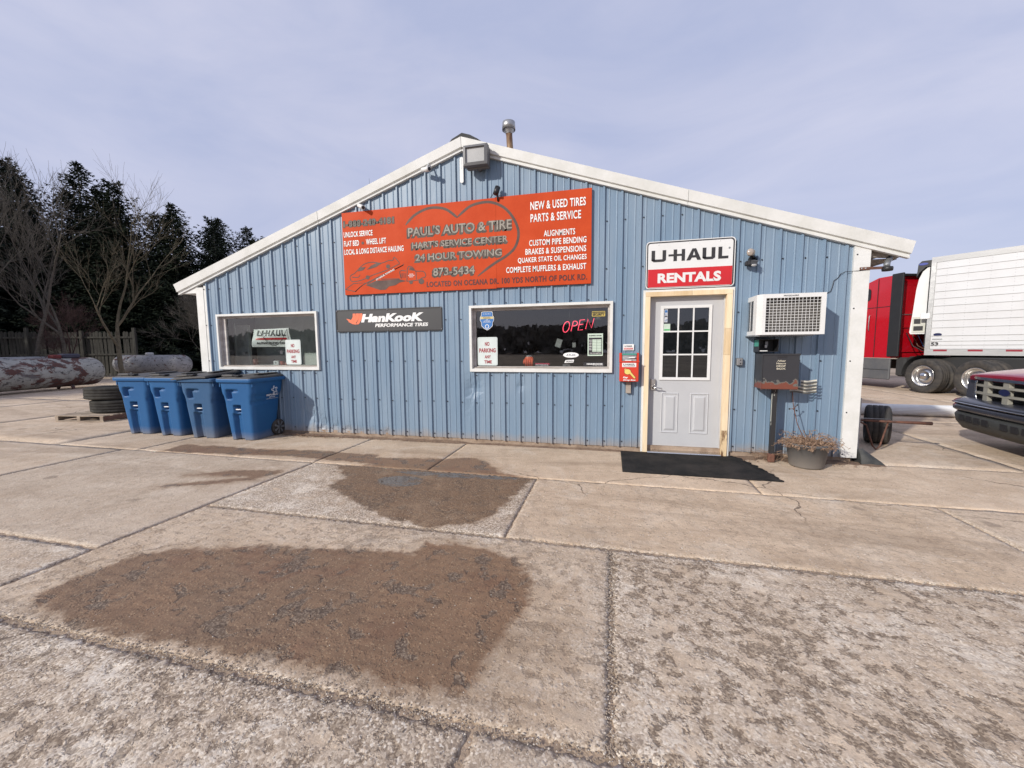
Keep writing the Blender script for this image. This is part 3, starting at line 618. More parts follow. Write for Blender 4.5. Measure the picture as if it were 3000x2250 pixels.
# corner trims
mt_ = MB(); mt_.box(-7.33, -7.175, -.032, .02, .05, 2.475).build('corner_trim', WHITE, shop)
MB().box(-7.172, -7.125, -.026, .02, .05, 2.50).build('corner_trim', WHITE, shop)
c3 = MB(); c3.box(2.315, 2.478, -.034, .0, .065, 2.535); c3.box(2.446, 2.478, .001, .16, .065, 2.48); c3.build('corner_trim', WHITE, shop)

# windows
def window(x0, x1, z0, z1, gx0, gx1, gz0, gz1, yg):
    f = MB(); t = .034
    for a, b, c, d in ((x0, x1, z1-t, z1), (x0, x1, z0, z0+t*1.25), (x0, x0+t, z0+t*1.25, z1-t), (x1-t, x1, z0+t*1.25, z1-t)): f.box(a, b, -.042, .0, c, d)
    fr = f.build('window', WHITE, shop)
    s = MB(); rx0, rx1, rz0, rz1 = x0+t, x1-t, z0+t*1.25, z1-t
    s.box(rx0, rx1, -.012, yg+.03, rz1-.012, rz1); s.box(rx0, rx1, -.012, yg+.03, rz0, rz0+.012)
    s.box(rx0, rx0+.012, -.012, yg+.03, rz0+.012, rz1-.012); s.box(rx1-.012, rx1, -.012, yg+.03, rz0+.012, rz1-.012)
    # stepped inner sash
    for a, b, c, d in ((rx0+.013, rx1-.013, gz1-.002, rz1-.013), (rx0+.013, rx1-.013, rz0+.013, gz0+.002)): s.box(a, b, yg-.022, yg+.02, c, d)
    s.box(rx0+.013, gx0+.002, yg-.022, yg+.02, gz0, gz1); s.box(gx1-.002, rx1-.013, yg-.022, yg+.02, gz0, gz1)
    s.build('sash', WOODPAINT, fr)
    MB().box(gx0, gx1, yg, yg+.006, gz0, gz1).build('pane', GLASS, fr)
    MB().box(rx0+.013, rx1-.013, -.006, yg-.024, rz0+.013, rz0+.022).build('sill', WOODW, fr)
    return fr
WOODPAINT = M('weathered painted wood', (.40, .37, .34), .8, col2=(.56, .53, .50), vs=9, stretch=(.3, 1, 1), bump=.3, bs=50)
window(-6.94, -4.93, 1.075, 2.01, -6.82, -4.985, 1.142, 1.942, .05)
window(-2.368, -.362, 1.065, 2.01, -2.292, -.424, 1.138, 1.938, .05)
# rooms behind the glass
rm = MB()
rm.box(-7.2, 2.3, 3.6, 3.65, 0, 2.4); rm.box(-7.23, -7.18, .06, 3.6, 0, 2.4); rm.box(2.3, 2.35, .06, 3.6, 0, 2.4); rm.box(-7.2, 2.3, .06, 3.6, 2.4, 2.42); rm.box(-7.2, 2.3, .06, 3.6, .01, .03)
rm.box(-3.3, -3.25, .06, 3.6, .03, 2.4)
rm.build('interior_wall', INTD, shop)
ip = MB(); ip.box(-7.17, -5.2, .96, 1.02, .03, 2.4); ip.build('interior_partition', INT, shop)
dd = MB(); dd.box(-7.16, -6.86, .50, .55, .03, 1.86); dr = dd.build('interior_door', INTW, shop)
MB().box(-7.17, -7.14, .48, .499, .03, 1.90).build('door_jamb', INTW, dr); MB().sphere((-6.90, .47, 1.35), .02).build('handle', CHROME, dr)

# entry door
door = MB(); door.box(.104, .996, .045, .085, .045, 2.052)
door = door.build('door', DOORG, shop)
def frame_bars(mb, x0, x1, z0, z1, t, ya, yb):
    mb.box(x0, x1, ya, yb, z1-t, z1); mb.box(x0, x1, ya, yb, z0, z0+t); mb.box(x0, x0+t, ya, yb, z0+t, z1-t); mb.box(x1-t, x1, ya, yb, z0+t, z1-t)
wf = MB(); frame_bars(wf, .243, .856, .970, 1.932, .036, .030, .0448)
gx = [.279, .281+.178, .281+.359, .820]; gz = [1.006, 1.302, 1.600, 1.896]
for x in gx[1:3]: wf.box(x-.009, x+.009, .031, .0445, 1.006, 1.896)
for z in gz[1:3]:
    for i in range(3): wf.box(gx[i]+(.0095 if i else 0), gx[i+1]-(.0095 if i < 2 else 0), .0312, .0445, z-.009, z+.009)
wf.build('window_frame', WHITE2, door)
for i in range(3):
    for j in range(3):
        a, b, c, d = gx[i]+(.0095 if i else .0005), gx[i+1]-(.0095 if i < 2 else .0005), gz[j]+(.0095 if j else .0005), gz[j+1]-(.0095 if j < 2 else .0005)
        MB().box(a, b, .0375, .0435, c, d).build('pane', DGLASS, door)
for a, b in ((.272, .490), (.631, .856)):
    p_ = MB(); z0, z1 = .262, .800
    # moulded raised panel: ring and bevelled field
    o_ = [(a, z0), (b, z0), (b, z1), (a, z1)]
    def ins(k): return [(a+k, z0+k), (b-k, z0+k), (b-k, z1-k), (a+k, z1-k)]
    rings = [(0, .0448), (.010, .036), (.020, .0435), (.038, .0440), (.060, .034), (.062, .034)]
    for k, y in rings:
        for xx, zz in ins(k): p_.v.append((xx, y, zz))
    for r in range(len(rings)-1):
        for q in range(4): q2 = (q+1) % 4; p_.f.append((r*4+q, r*4+q2, r*4+4+q2, r*4+4+q)); p_.sm.append(False)
    n_ = len(rings)*4-4; p_.f.append((n_, n_+1, n_+2, n_+3)); p_.sm.append(False)
    p_.build('door_panel', DOORG, door)
hd = MB(); hd.box(.137, .196, .018, .0446, .832, .985, bev=.007); hd.box(.140, .193, .008, .018, .905, .978, bev=.006)
hd.tube([(.168, .02, .868), (.168, -.014, .868), (.175, -.030, .868), (.215, -.034, .872), (.262, -.026, .862), (.278, -.022, .852)], [.012, .011, .010, .008, .0075, .006], 10)
hd.lathe([(.018, -.0), (.02, .012), (.0, .013)], (.168, .0, .868), 'y', 16); hd.build('handle', ALU, door)
st = MB(); st.box(.287, .327, .0350, .0370, 1.72, 1.885).build('sticker', M('pale sticker strip', (.62, .62, .62), .6, col2=(.2, .25, .35), vs=45), door)
MB().box(.292, .323, .0340, .0345, 1.845, 1.875).build('sticker', BLUEST, door)
MB().box(.292, .323, .0340, .0345, 1.79, 1.805).build('sticker', BLACKP, door)
s2_ = MB().box(.283, .362, .0350, .0370, 1.60, 1.70).build('sticker', PALEG, door); MB().box(.287, .358, .0340, .0346, 1.612, 1.632).build('green_band', M('green print', (.08, .42, .14), .6), s2_)
# casing
def board(x0, x1, y0, y1, z0, z1, mat=WOODN): return MB().box(x0, x1, y0, y1, z0, z1).build('casing_board', mat, shop)
WOODN2 = M('new pine darker length', (.60, .44, .25), .7, col2=(.70, .55, .36), vs=6, stretch=(1, 1, .15), bump=.2, bs=40)
WOODR = M('rotting pine', (.66, .50, .30), .85, col2=(.16, .085, .04), vs=9, vlo=.5, vhi=.56, stretch=(1.6, 1.6, .35), bump=.5, bs=30)
board(.045, .102, -.05, .088, .012, 2.045, WOODN); board(1.0, 1.064, -.05, .088, 1.30, 1.625, WOODN2)
board(1.0, 1.064, -.05, .088, 1.627, 2.045); board(1.0, 1.064, -.05, .088, .34, 1.298); board(1.0, 1.064, -.052, .088, .005, .338, WOODR)
board(.045, .60, -.05, .088, 2.047, 2.104, WOODN2); board(.602, 1.064, -.05, .088, 2.047, 2.104)
jt = MB(); jt.box(.1025, .118, .025, .0445, .045, 2.035); jt.box(.982, .9995, .025, .0445, .045, 2.035); jt.box(.1025, .9995, .025, .0445, 2.036, 2.0465); jt.build('door_stop', DOORG, shop)
ct = MB(); ct.box(.018, .044, -.034, .0, .012, 2.130); ct.box(1.065, 1.090, -.034, .0, .006, 2.130); ct.box(.0445, 1.0645, -.034, .0, 2.105, 2.130); ct.build('casing_trim', WHITE, shop)
MB().prism([(-.06, .005), (.09, .005), (.09, .044), (.04, .044), (-.055, .022)], .103, .998, ax='x').build('threshold', ALU, shop)

# ------------------------------------------------------------------ signs on the wall
sg = thing('shop_sign', 'long red orange painted shop sign with a big heart, towing and tyre lettering', 'sign', (-2.52, 0, 2.24))
MB().box(-4.385, -1.951, -.042, -.021, 2.238, 3.462).build('sign_board', REDS, sg); MB().box(-1.949, -.650, -.042, -.021, 2.248, 3.468).build('sign_board', REDS, sg)
ys = -.0445
def shadowed(s, x0, x1, z0, z1, bold=.012):
    mb = MB()
    for k, (dx, dz) in enumerate(((-.020, -.024), (-.013, -.015), (-.006, -.005))): text_geo(s, x0+dx-.006, x1+dx+.008, z0+dz-.005, z1+dz+.007, ys+.0016-.0005*k, mb, bold=.095)
    mb.build('letter_shadow', SGREY, sg, kind='stuff')
    txt(s, x0, x1, z0, z1, ys-.0008, SLITE, sg, bold=bold)
shadowed("PAUL'S AUTO & TIRE", -3.285, -1.722, 3.035, 3.165); shadowed("HART'S SERVICE CENTER", -3.225, -1.78, 2.862, 2.952); shadowed("24 HOUR TOWING", -3.175, -1.868, 2.683, 2.778); shadowed("873-5434", -2.905, -2.268, 2.452, 2.568)
txt("1-888-240-4181", -4.37, -3.50, 3.238, 3.345, ys+.0008, SGREY, sg, bold=.10); txt("1-888-240-4181", -4.355, -3.512, 3.252, 3.336, ys-.0008, M("nearly faded lettering", (.20, .17, .14), .7, col2=(.12, .10, .08), vs=12), sg, bold=.0)
def white(s, x0, x1, z0, z1):
    txt(s, x0+.003, x1+.003, z0-.003, z1-.003, ys+.0008, SDKRED, sg, bold=.018, space=1.06); txt(s, x0, x1, z0, z1, ys-.0008, PRINTW, sg, bold=.018, space=1.06)
for q in (("UNLOCK SERVICE", -4.362, -3.869, 3.098, 3.178), ("FLAT BED", -4.364, -4.105, 2.966, 3.046), ("WHEEL LIFT", -3.984, -3.648, 2.968, 3.050), ("LOCAL & LONG DISTANCE HAULING", -4.364, -3.366, 2.839, 2.920),
          ("NEW & USED TIRES", -1.463, -.726, 3.254, 3.362), ("PARTS & SERVICE", -1.462, -.787, 3.094, 3.202), ("ALIGNMENTS", -1.28, -.862, 2.895, 2.975), ("CUSTOM PIPE BENDING", -1.482, -.714, 2.782, 2.862), ("BRAKES & SUSPENSIONS", -1.534, -.716, 2.669, 2.748), ("QUAKER STATE OIL CHANGES", -1.641, -.710, 2.555, 2.634), ("COMPLETE MUFFLERS & EXHAUST", -1.809, -.714, 2.439, 2.518)): white(*q)
txt("LOCATED ON OCEANA DR. 100 YDS NORTH OF POLK RD.", -3.012, -.700, 2.298, 2.378, ys, SDKRED, sg, bold=.035, space=1.12)
def ribbon(mb, pts, wd, y, d=.0012, sub=4, taper=True):
    P = [Vector((a, b)) for a, b in pts]; Q = []
    for i in range(len(P)-1):
        p0, p1, p2, p3 = P[max(i-1, 0)], P[i], P[i+1], P[min(i+2, len(P)-1)]
        for k in range(sub):
            t = k/sub; Q.append(.5*((2*p1)+(-p0+p2)*t+(2*p0-5*p1+4*p2-p3)*t*t+(-p0+3*p1-3*p2+p3)*t**3))
    Q.append(P[-1]); b = len(mb.v); n = len(Q)
    for i, q in enumerate(Q):
        t = (Q[min(i+1, n-1)]-Q[max(i-1, 0)]).normalized(); nn = Vector((-t.y, t.x)); ww = wd/2*(min(1, .35+min(i, n-1-i)/(n*.12)) if taper else 1)
        for sgn in (1, -1): mb.v.append((q.x+nn.x*ww*sgn, y, q.y+nn.y*ww*sgn))
    for i in range(n-1): mb.f.append((b+2*i, b+2*i+2, b+2*i+3, b+2*i+1)); mb.sm.append(False)
hm = MB(); ribbon(hm, [(-3.322, 3.205), (-3.186, 3.325), (-3.004, 3.400), (-2.847, 3.411), (-2.692, 3.375), (-2.588, 3.305), (-2.519, 3.245)], .036, ys+.0015)
ribbon(hm, [(-2.519, 3.245), (-2.446, 3.303), (-2.313, 3.386), (-2.145, 3.417), (-1.999, 3.404), (-1.837, 3.326), (-1.713, 3.19), (-1.640, 3.033), (-1.636, 2.898), (-1.691, 2.767), (-1.808, 2.672), (-1.954, 2.595), (-2.085, 2.516), (-2.226, 2.418)], .036, ys+.0015)
hm.build('heart_outline', SHEART, sg)
# towing truck drawing
dr_ = MB()
def ol(pts, wd=.012, sub=3): ribbon(dr_, pts, wd, ys+.001, sub=sub, taper=False)
ol([(-4.374, 2.324), (-4.233, 2.406), (-4.03, 2.407), (-4.205, 2.283), (-4.374, 2.324)], sub=1)
ol([(-4.203, 2.556), (-4.097, 2.647), (-4.005, 2.695), (-3.883, 2.707), (-3.742, 2.685), (-3.622, 2.715), (-3.547, 2.716), (-3.535, 2.753), (-3.508, 2.746), (-3.442, 2.668), (-3.486, 2.642), (-3.66, 2.576), (-3.881, 2.52), (-4.084, 2.453), (-4.231, 2.435), (-4.281, 2.462), (-4.278, 2.525), (-4.203, 2.556)])
ol([(-4.205, 2.283), (-4.019, 2.401), (-3.444, 2.611), (-3.379, 2.655)]); ol([(-3.998, 2.391), (-3.773, 2.486), (-3.38, 2.636)]); ol([(-3.33, 2.399), (-3.313, 2.586), (-3.275, 2.612), (-3.224, 2.59), (-3.184, 2.541), (-3.07, 2.531), (-3.03, 2.496), (-3.031, 2.45), (-3.094, 2.434), (-3.146, 2.409), (-3.33, 2.399)])
ol([(-4.25, 2.505), (-4.15, 2.495), (-4.11, 2.53)]); ol([(-3.18, 2.54), (-3.175, 2.42)]); ol([(-3.75, 2.45), (-3.45, 2.44)]); ol([(-3.42, 2.44), (-3.44, 2.55), (-3.34, 2.55)])
for k in range(4): ol([(-3.42+.022*k, 2.52), (-3.42+.022*k, 2.45)], .008, 1)
def fillp(pts):
    dr_.add([(a, ys+.0006, b) for a, b in pts], [tuple(range(len(pts)))])
fillp([(-4.021, 2.372), (-3.781, 2.29), (-3.683, 2.291), (-3.627, 2.336), (-3.518, 2.35), (-3.453, 2.385), (-3.335, 2.404), (-3.451, 2.433), (-3.841, 2.432)])
fillp([(-4.151, 2.582), (-4.055, 2.596), (-4.008, 2.642), (-4.097, 2.642)]); fillp([(-3.988, 2.602), (-3.921, 2.613), (-3.832, 2.632), (-3.731, 2.684), (-3.829, 2.689), (-3.919, 2.656)])
for (cx, cz), r in (((-3.982, 2.487), .034), ((-3.631, 2.631), .034), ((-3.262, 2.382), .030), ((-3.096, 2.387), .046)): fillp([(cx+r*math.cos(a*.524), cz+r*.9*math.sin(a*.524)) for a in range(12)])
fillp([(-3.29, 2.56), (-3.20, 2.545), (-3.235, 2.59), (-3.275, 2.60)])
dr_.build('truck_drawing', SHEART, sg)
wt = MB(); text_geo("24 HOUR TOWING", 0, .34, 0, .026, 0, wt, bold=.02); a_ = .42
wt.v = [(-3.835+x*math.cos(a_)-z*math.sin(a_), ys-.0006, 2.432+x*math.sin(a_)+z*math.cos(a_)) for x, y, z in wt.v]; wt.build('lettering', PRINTW, sg)
for i, s in enumerate(("PAUL'S", "AUTO & TIRE", "HART, MI")): txt(s, -3.305+(.02 if i != 1 else 0), -3.205-(.02 if i != 1 else 0), 2.492-.02*i, 2.506-.02*i, ys-.001, PRINTW, sg, bold=.03)
MB().lathe([(.0, 0), (.022, 0)], (-4.042, ys, 2.998), 'y', 16).build('dot', SHEART, sg)

def rounded(x0, x1, z0, z1, r, n=5):
    P = []
    for cx, cz, a0 in ((x1-r, z0+r, -90), (x1-r, z1-r, 0), (x0+r, z1-r, 90), (x0+r, z0+r, 180)):
        for k in range(n+1): a = R(a0+90*k/n); P.append((cx+r*math.cos(a), cz+r*math.sin(a)))
    return P
hk = thing('tyre_brand_sign', 'dark grey rectangular tyre sign with white slanted lettering and orange wing logo', 'sign', (-3.68, 0, 1.67))
MB().prism(rounded(-4.579, -2.783, 1.670, 2.014, .02), -.030, -.020).build('sign_panel', M('charcoal sign enamel', (.050, .050, .052), .4, fine=.02), hk)
rm_ = MB(); frame_bars(rm_, -4.570, -2.792, 1.679, 2.005, .007, -.036, -.0302); rm_.build('rim', BLACKP, hk)
for x in (-4.56, -3.68, -2.80):
    for z in (1.690, 1.994): MB().lathe([(.009, -.030), (.008, -.040), (.0001, -.042)], (x, 0, z), 'y', 10).build('bolt', CHROME, hk)
t_ = MB(); text_geo("HanKooK", 0, 1.035, 0, .128, 0, t_, bold=.055, shear=.0); t_.v = [(-4.135+x+.30*z, -.0315, 1.812+z) for x, y, z in t_.v]; t_.build('lettering', PRINTW, hk)
t_ = MB(); text_geo("PERFORMANCE TIRES", 0, .875, 0, .052, 0, t_, bold=.035); t_.v = [(-3.895+x+.25*z, -.0315, 1.737+z) for x, y, z in t_.v]; t_.build('lettering', PRINTW, hk)
lg = MB()
for k in range(3):
    o = k*.058; xt = -4.262+o
    lg.add([(x, -.0318, z) for x, z in [(xt-.015+.0, 1.952), (xt+.036, 1.952), (xt+.040, 1.905), (xt+.022, 1.86), (xt-.022, 1.822-.012*k), (-4.32+o*1.1, 1.79-.004*k) if k else (-4.30, 1.80), (-4.36+o*1.25, 1.828-.014*k), (xt-.035, 1.868-.006*k), (xt-.016, 1.905)]], [tuple(range(9))])
lg.add([(x, -.0314, z) for x, z in [(-4.398, 1.876), (-4.335, 1.905-.04), (-4.30, 1.88-.04), (-4.27, 1.832), (-4.22, 1.80), (-4.20, 1.79), (-4.235, 1.783), (-4.29, 1.792), (-4.34, 1.822), (-4.37, 1.852)]], [tuple(range(10))])
lg.build('wing_logo', M('sign orange', (.82, .17, .07), .5, fine=.02), hk)

us = thing('rental_sign', 'white and red rental sign with thick black U-shaped lettering above the entry door', 'sign', (.555, 0, 2.14))
MB().prism(rounded(.040, 1.072, 2.140, 2.731, .045), -.045, -.020).build('sign_panel', WHITE2, us)
MB().prism(rounded(.050, 1.062, 2.150, 2.721, .040), -.0462, -.0452).build('black_border', BLACKP, us)
MB().prism(rounded(.064, 1.046, 2.155, 2.705, .030), -.0474, -.0464).build('white_field', WHITE2, us)
MB().box(.0665, 1.044, -.0488, -.0478, 2.160, 2.385).build('red_band', REDU, us)
u_ = MB(); uhaul(u_, .104, .994, 2.476, 2.618, -.0505); u_.build('lettering', BLACKP, us)
txt("RENTALS", .184, .922, 2.209, 2.332, -.0505, WHITE2, us, bold=.045, depth=0)
for x, z in ((.19, 2.685), (.55, 2.69), (.90, 2.69)): MB().lathe([(.006, -.0475), (.0001, -.051)], (x, 0, z), 'y', 8).build('bolt', GALV, us)
MB().lathe([(.0001, -.0490), (.012, -.0488)], (1.005, 0, 2.60), 'y', 12).build('trademark_dot', GREYM, us)

def nopark(x0, x1, z0, z1, y, desc):
    t = thing('parking_sign', desc, 'sign', ((x0+x1)/2, y, z0), 0, 'no parking signs inside the windows')
    MB().prism(rounded(x0, x1, z0, z1, .022), y, y+.002).build('sign_panel', PALEW, t); wd = x1-x0; h = z1-z0
    fb = MB(); frame_bars(fb, x0+.010, x1-.010, z0+.010, z1-.010, .003, y-.0012, y-.0004); fb.build('border', M('pale border line', (.55, .62, .6), .6), t)
    for s, a, b, c, d in (("NO", .37, .60, .69, .835), ("PARKING", .08, .91, .46, .61), ("ANY", .35, .66, .25, .365), ("TIME", .33, .71, .07, .185)):
        txt(s, x0+a*wd, x0+b*wd, z0+c*h, z0+d*h, y-.0016, TXTRED, t, bold=.035)
PALEW = M('pale sign white', (.62, .68, .66), .5, fine=.03)
nopark(-5.617, -5.320, 1.158, 1.566, .030, 'white no parking sign with red letters inside the left window')
nopark(-2.268, -1.968, 1.152, 1.562, .030, 'white no parking sign with red letters in the corner of the right window')

# window 1 banner and shelf things
bn = thing('window_banner', 'curled white vinyl dealer banner hanging in the left window', 'banner', (-5.88, .12, 1.45))
bm = MB(); nb_ = 16
def bpt(u, v):
    x = -6.345+.755*u+.012*math.sin(v*3.1)*(1-u*2); z = 1.752-.300*v+.012*u*(1-v)
    return (x, .10+.05*math.sin(u*2.6)+.03*math.cos(v*4+u*3), z)
for j in range(nb_+1):
    for i in range(nb_+1): bm.v.append(bpt(i/nb_, j/nb_))
for j in range(nb_):
    for i in range(nb_): a = j*(nb_+1)+i; bm.f.append((a, a+1, a+nb_+2, a+nb_+1)); bm.sm.append(True)
bm.build('vinyl_sheet', PALEW2 if False else M('banner vinyl', (.84, .84, .82), .5), bn)
def wrap(mb): mb.v = [(x, bpt(min(max((x+6.345)/.755, 0), 1), min(max((1.752-z)/.30, 0), 1))[1]-.006, z) for x, y, z in mb.v]; return mb
q = MB(); uhaul(q, -6.262, -5.688, 1.635, 1.735, 0); wrap(q).build('lettering', BLACKP, bn)
q = MB()
for k in range(12): q.add([(-6.268+.0487*k, 0, 1.572), (-6.268+.0487*(k+1), 0, 1.572), (-6.268+.0487*(k+1), 0, 1.606), (-6.268+.0487*k, 0, 1.606)], [(0, 1, 2, 3)])
wrap(q).build('red_stripe', REDU, bn)
q = MB(); text_geo("AUTHORIZED DEALER", -6.255, -5.62, 1.497, 1.535, 0, q, bold=.03); wrap(q).build('lettering', BLACKP, bn)
q = MB(); ribbon(q, [(-6.19, 1.74), (-6.11, 1.62), (-6.01, 1.52), (-5.88, 1.47), (-5.74, 1.56), (-5.65, 1.70), (-5.61, 1.76)], .010, 0); q.v = [(x, .088, z) for x, y, z in q.v]; q.build('hanging_strap', BLK2, bn)
# shelf inside and mugs
shf = MB().box(-6.84, -5.0, .20, .50, 1.105, 1.1345).build('window_shelf', INT); tag(shf, 'dim shelf just inside the left window', 'shelf')
for x, r, h, c, nm, lab in ((-6.54, .042, .105, (.16, .035, .03), 'mug', 'dark red can standing left on the window shelf'), (-6.08, .055, .075, (.60, .60, .60), 'carton', 'small white carton on the window shelf'), (-5.97, .035, .065, (.42, .10, .08), 'mug', 'red patterned cup on the window shelf by the white carton'), (-5.885, .025, .04, (.45, .16, .12), 'mug', 'tiny red pot beside the sign on the window shelf')):
    t = thing(nm, lab, 'cup' if nm == 'mug' else 'carton', (x, .32, 1.136))
    if nm == 'mug': MB().lathe([(.0001, 1.136), (r*.9, 1.136), (r, 1.136+h), (r*.88, 1.136+h), (r*.8, 1.15)], (x, .32, 0), 'z', 20).build('cup', M('cup glaze', c, .5, fine=.1), t)
    else: MB().box(x-r, x+r, .29, .37, 1.136, 1.136+h, bev=.004).build('box', M('carton', c, .6), t); MB().box(x-.02, x+.01, .2885, .2895, 1.16, 1.19).build('label_print', GREYM, t)

# right window: badge, security plate, neon, hours board, stickers, glove
bd = thing('service_badge', 'blue shield badge with a cream band in the right window', 'badge', (-2.12, .03, 1.66))
def sh(k):
    cx = -2.122; return [(cx+x*k, 1.80+(z-1.80)*k) for x, z in [(0, 1.660), (.045, 1.685), (.085, 1.722), (.088, 1.775), (.106, 1.80), (.106, 1.848), (.088, 1.872), (.085, 1.920), (.07, 1.930), (-.07, 1.930), (-.085, 1.920), (-.088, 1.872), (-.106, 1.848), (-.106, 1.80), (-.088, 1.775), (-.085, 1.722), (-.045, 1.685)]]
MB().prism(sh(1), .035, .037).build('plate', WHITE2, bd); MB().prism(sh(.93), .0335, .0345).build('field', BLUEST, bd)
MB().box(-2.218, -2.026, .0320, .0330, 1.822, 1.855).build('band', CREAM, bd)
for s, c, d in (("Paul's", 1.841, 1.851), ("Auto & Tire", 1.826, 1.838)): txt(s, -2.175, -2.07, c, d, .0312, NAVY, bd, bold=.02)
for s, c, d, wd in (("ASE", 1.804, 1.815, .03), ("CERTIFIED", 1.788, 1.798, .09), ("SERVICE CENTER", 1.772, 1.782, .12)): txt(s, -2.122-wd/2, -2.122+wd/2, c, d, .0325, PRINTW, bd, bold=.02)
for k in range(5): MB().lathe([(.0001, .0326), (.006, .0328)], (-2.17+.024*k, 0, 1.893), 'y', 6).build('star', PRINTW, bd)
MB().lathe([(.022, .0326), (.030, .0326)], (-2.122, 0, 1.715), 'y', 18).build('ring', PRINTW, bd)
sp_ = thing('security_plate', 'small yellow and black security plate in the top corner of the right window', 'sign', (-.55, .03, 1.82))
MB().prism(rounded(-.637, -.463, 1.818, 1.888, .006), .035, .037).build('plate', M('plate yellow', (.50, .38, .09), .5), sp_)
MB().box(-.632, -.468, .0335, .0345, 1.868, 1.880).build('black_band', BLACKP, sp_); txt("SECURITY", -.629, -.471, 1.828, 1.862, .0325, BLACKP, sp_, bold=.05); txt("24/7", -.575, -.535, 1.795, 1.807, .036, GREYM, sp_, bold=.02); txt("MONITORED", -.60, -.51, 1.780, 1.788, .036, GREYM, sp_, bold=.01)
ne = thing('neon_sign', 'glowing red neon script reading OPEN in the right window', 'neon sign', (-.82, .12, 1.6))
nm_ = MB(); YN = .115
def neon(mb, pts, mat=None): mb.tube([(x, YN, z) for x, z in pts], .0054, 8)
def arc(cx, cz, rx, rz, a0, a1, sh_, n=16): return [(cx+rx*math.cos(R(a0+(a1-a0)*k/n))+sh_*rz*math.sin(R(a0+(a1-a0)*k/n)), cz+rz*math.sin(R(a0+(a1-a0)*k/n))) for k in range(n+1)]
for piece in (arc(-.990, 1.690, .043, .074, 0, 356, .22),
              [(-.925, 1.628), (-.893, 1.765)]+arc(-.878, 1.735, .042, .033, 88, -88, .15, 10)+[(-.898, 1.703)],
              [(-.735, 1.785), (-.800, 1.780), (-.829, 1.642), (-.762, 1.648)], [(-.813, 1.718), (-.757, 1.723)],
              [(-.725, 1.655), (-.694, 1.790), (-.645, 1.668), (-.611, 1.800)]):
    q = MB(); neon(q, piece); q.build('neon_tube', NEON, ne)
hb = MB(); 
for x in (-.95, -.70): hb.tube([(x, .118, 1.79), (x, .12, 1.93)], .0012, 5)
hb.build('hanging_wire', GREYM, ne)
ho = thing('hours_board', 'pale green business hours board with a grid in the right window', 'board', (-.59, .03, 1.29))
MB().box(-.690, -.488, .035, .038, 1.288, 1.590).build('board', PALEG, ho); MB().box(-.676, -.500, .0335, .0345, 1.305, 1.535).build('black_panel', BLACKP, ho)
txt("BUSINESS HOURS", -.672, -.506, 1.553, 1.570, .0335, BLACKP, ho, bold=.04)
for j in range(8):
    for i in range(2): MB().box(-.628+.062*i, -.570+.062*i, .0322, .0332, 1.345+.021*j, 1.363+.021*j).build('time_card', PALEG, ho)
for j, s in enumerate(("MON", "TUE", "WED", "THU", "FRI", "SAT", "SUN")): txt(s, -.671, -.637, 1.494-.0215*j, 1.506-.0215*j, .0325, PRINTW, ho, bold=.03)
txt("CALL FOR SERVICE", -.662, -.514, 1.318, 1.330, .0325, PRINTW, ho, bold=.02)
def sticker(name, lab, x, z): return thing(name, lab, 'sticker', (x, .04, z))
t = sticker('oval_sticker', 'white oval sticker with dark lettering low in the right window', -.917, 1.30)
e_ = MB(); e_.add([(-.917+.108*math.cos(k*.2618), .0375, 1.300+.037*math.sin(k*.2618)) for k in range(24)], [tuple(range(24))]); e_.build('oval', PRINTW, t); txt("ATLAS", -.98, -.855, 1.288, 1.313, .0365, NAVY, t, bold=.01)
t = sticker('slanted_sticker', 'small white slanted sticker under the oval one', -.94, 1.21)
e_ = MB(); e_.add([(-1.008, .0375, 1.190), (-.885, .0375, 1.196), (-.872, .0375, 1.236), (-.99, .0375, 1.230)], [(0, 1, 2, 3)]); e_.build('label_print', PRINTW, t); txt("DELINTE", -.985, -.890, 1.202, 1.222, .0365, BLACKP, t, bold=.03, shear=.2)
t = sticker('black_sticker', 'black tyre brand sticker with white letters in the bottom right window corner', -.6, 1.17)
MB().box(-.746, -.466, .0372, .0380, 1.145, 1.203).build('label_print', BLACKP, t); txt("HANKOOK", -.70, -.482, 1.166, 1.187, .0365, PRINTW, t, bold=.05); txt("driving emotion", -.62, -.482, 1.151, 1.159, .0365, PRINTW, t, bold=.01)
t = sticker('red_sticker', 'worn red and white sticker on the lower edge of the right window', -1.32, 1.16)
MB().box(-1.42, -1.215, .0372, .0380, 1.165, 1.188).build('red_band', M('faded red', (.22, .03, .05), .6), t); txt("POTENZA", -1.412, -1.228, 1.145, 1.172, .0365, GREYM, t, bold=.05)
t = sticker('grey_sticker', 'faint grey lettering sticker at the bottom of the right window', -.98, 1.16); txt("SSITA", -1.03, -.925, 1.146, 1.172, .0365, M('ghost grey', (.18, .18, .18), .6), t, bold=.03)
gl_ = thing('work_glove', 'orange rubber work glove standing on the window sill', 'glove', (-1.525, .14, 1.14))
g = MB(); rs_ = []
prof = []
for k in range(9):
    a = math.pi*k/8; prof.append((-1.525+.066*math.cos(a), 1.235+.055*math.sin(a)))
for k, x in enumerate((-1.572, -1.541, -1.509, -1.478)): g.tube([(x*.98-.0305, .13, 1.25), (x, .118, 1.20), (x+.001, .125, 1.150)], [.018, .0165, .013], 10); g.sphere((x+.001, .125, 1.150), .013, 10, 6)
g.sphere((-1.525, .135, 1.240), .062, 16, 10, (1.06, .40, .82)); g.tube([(-1.585, .135, 1.235), (-1.600, .125, 1.20), (-1.597, .12, 1.172)], [.018, .015, .011], 10)
g.build('glove_body', ORANGEG, gl_); MB().sphere((-1.525, .135, 1.282), .050, 14, 8, (1.0, .38, .28)).build('cuff', GREYM, gl_)
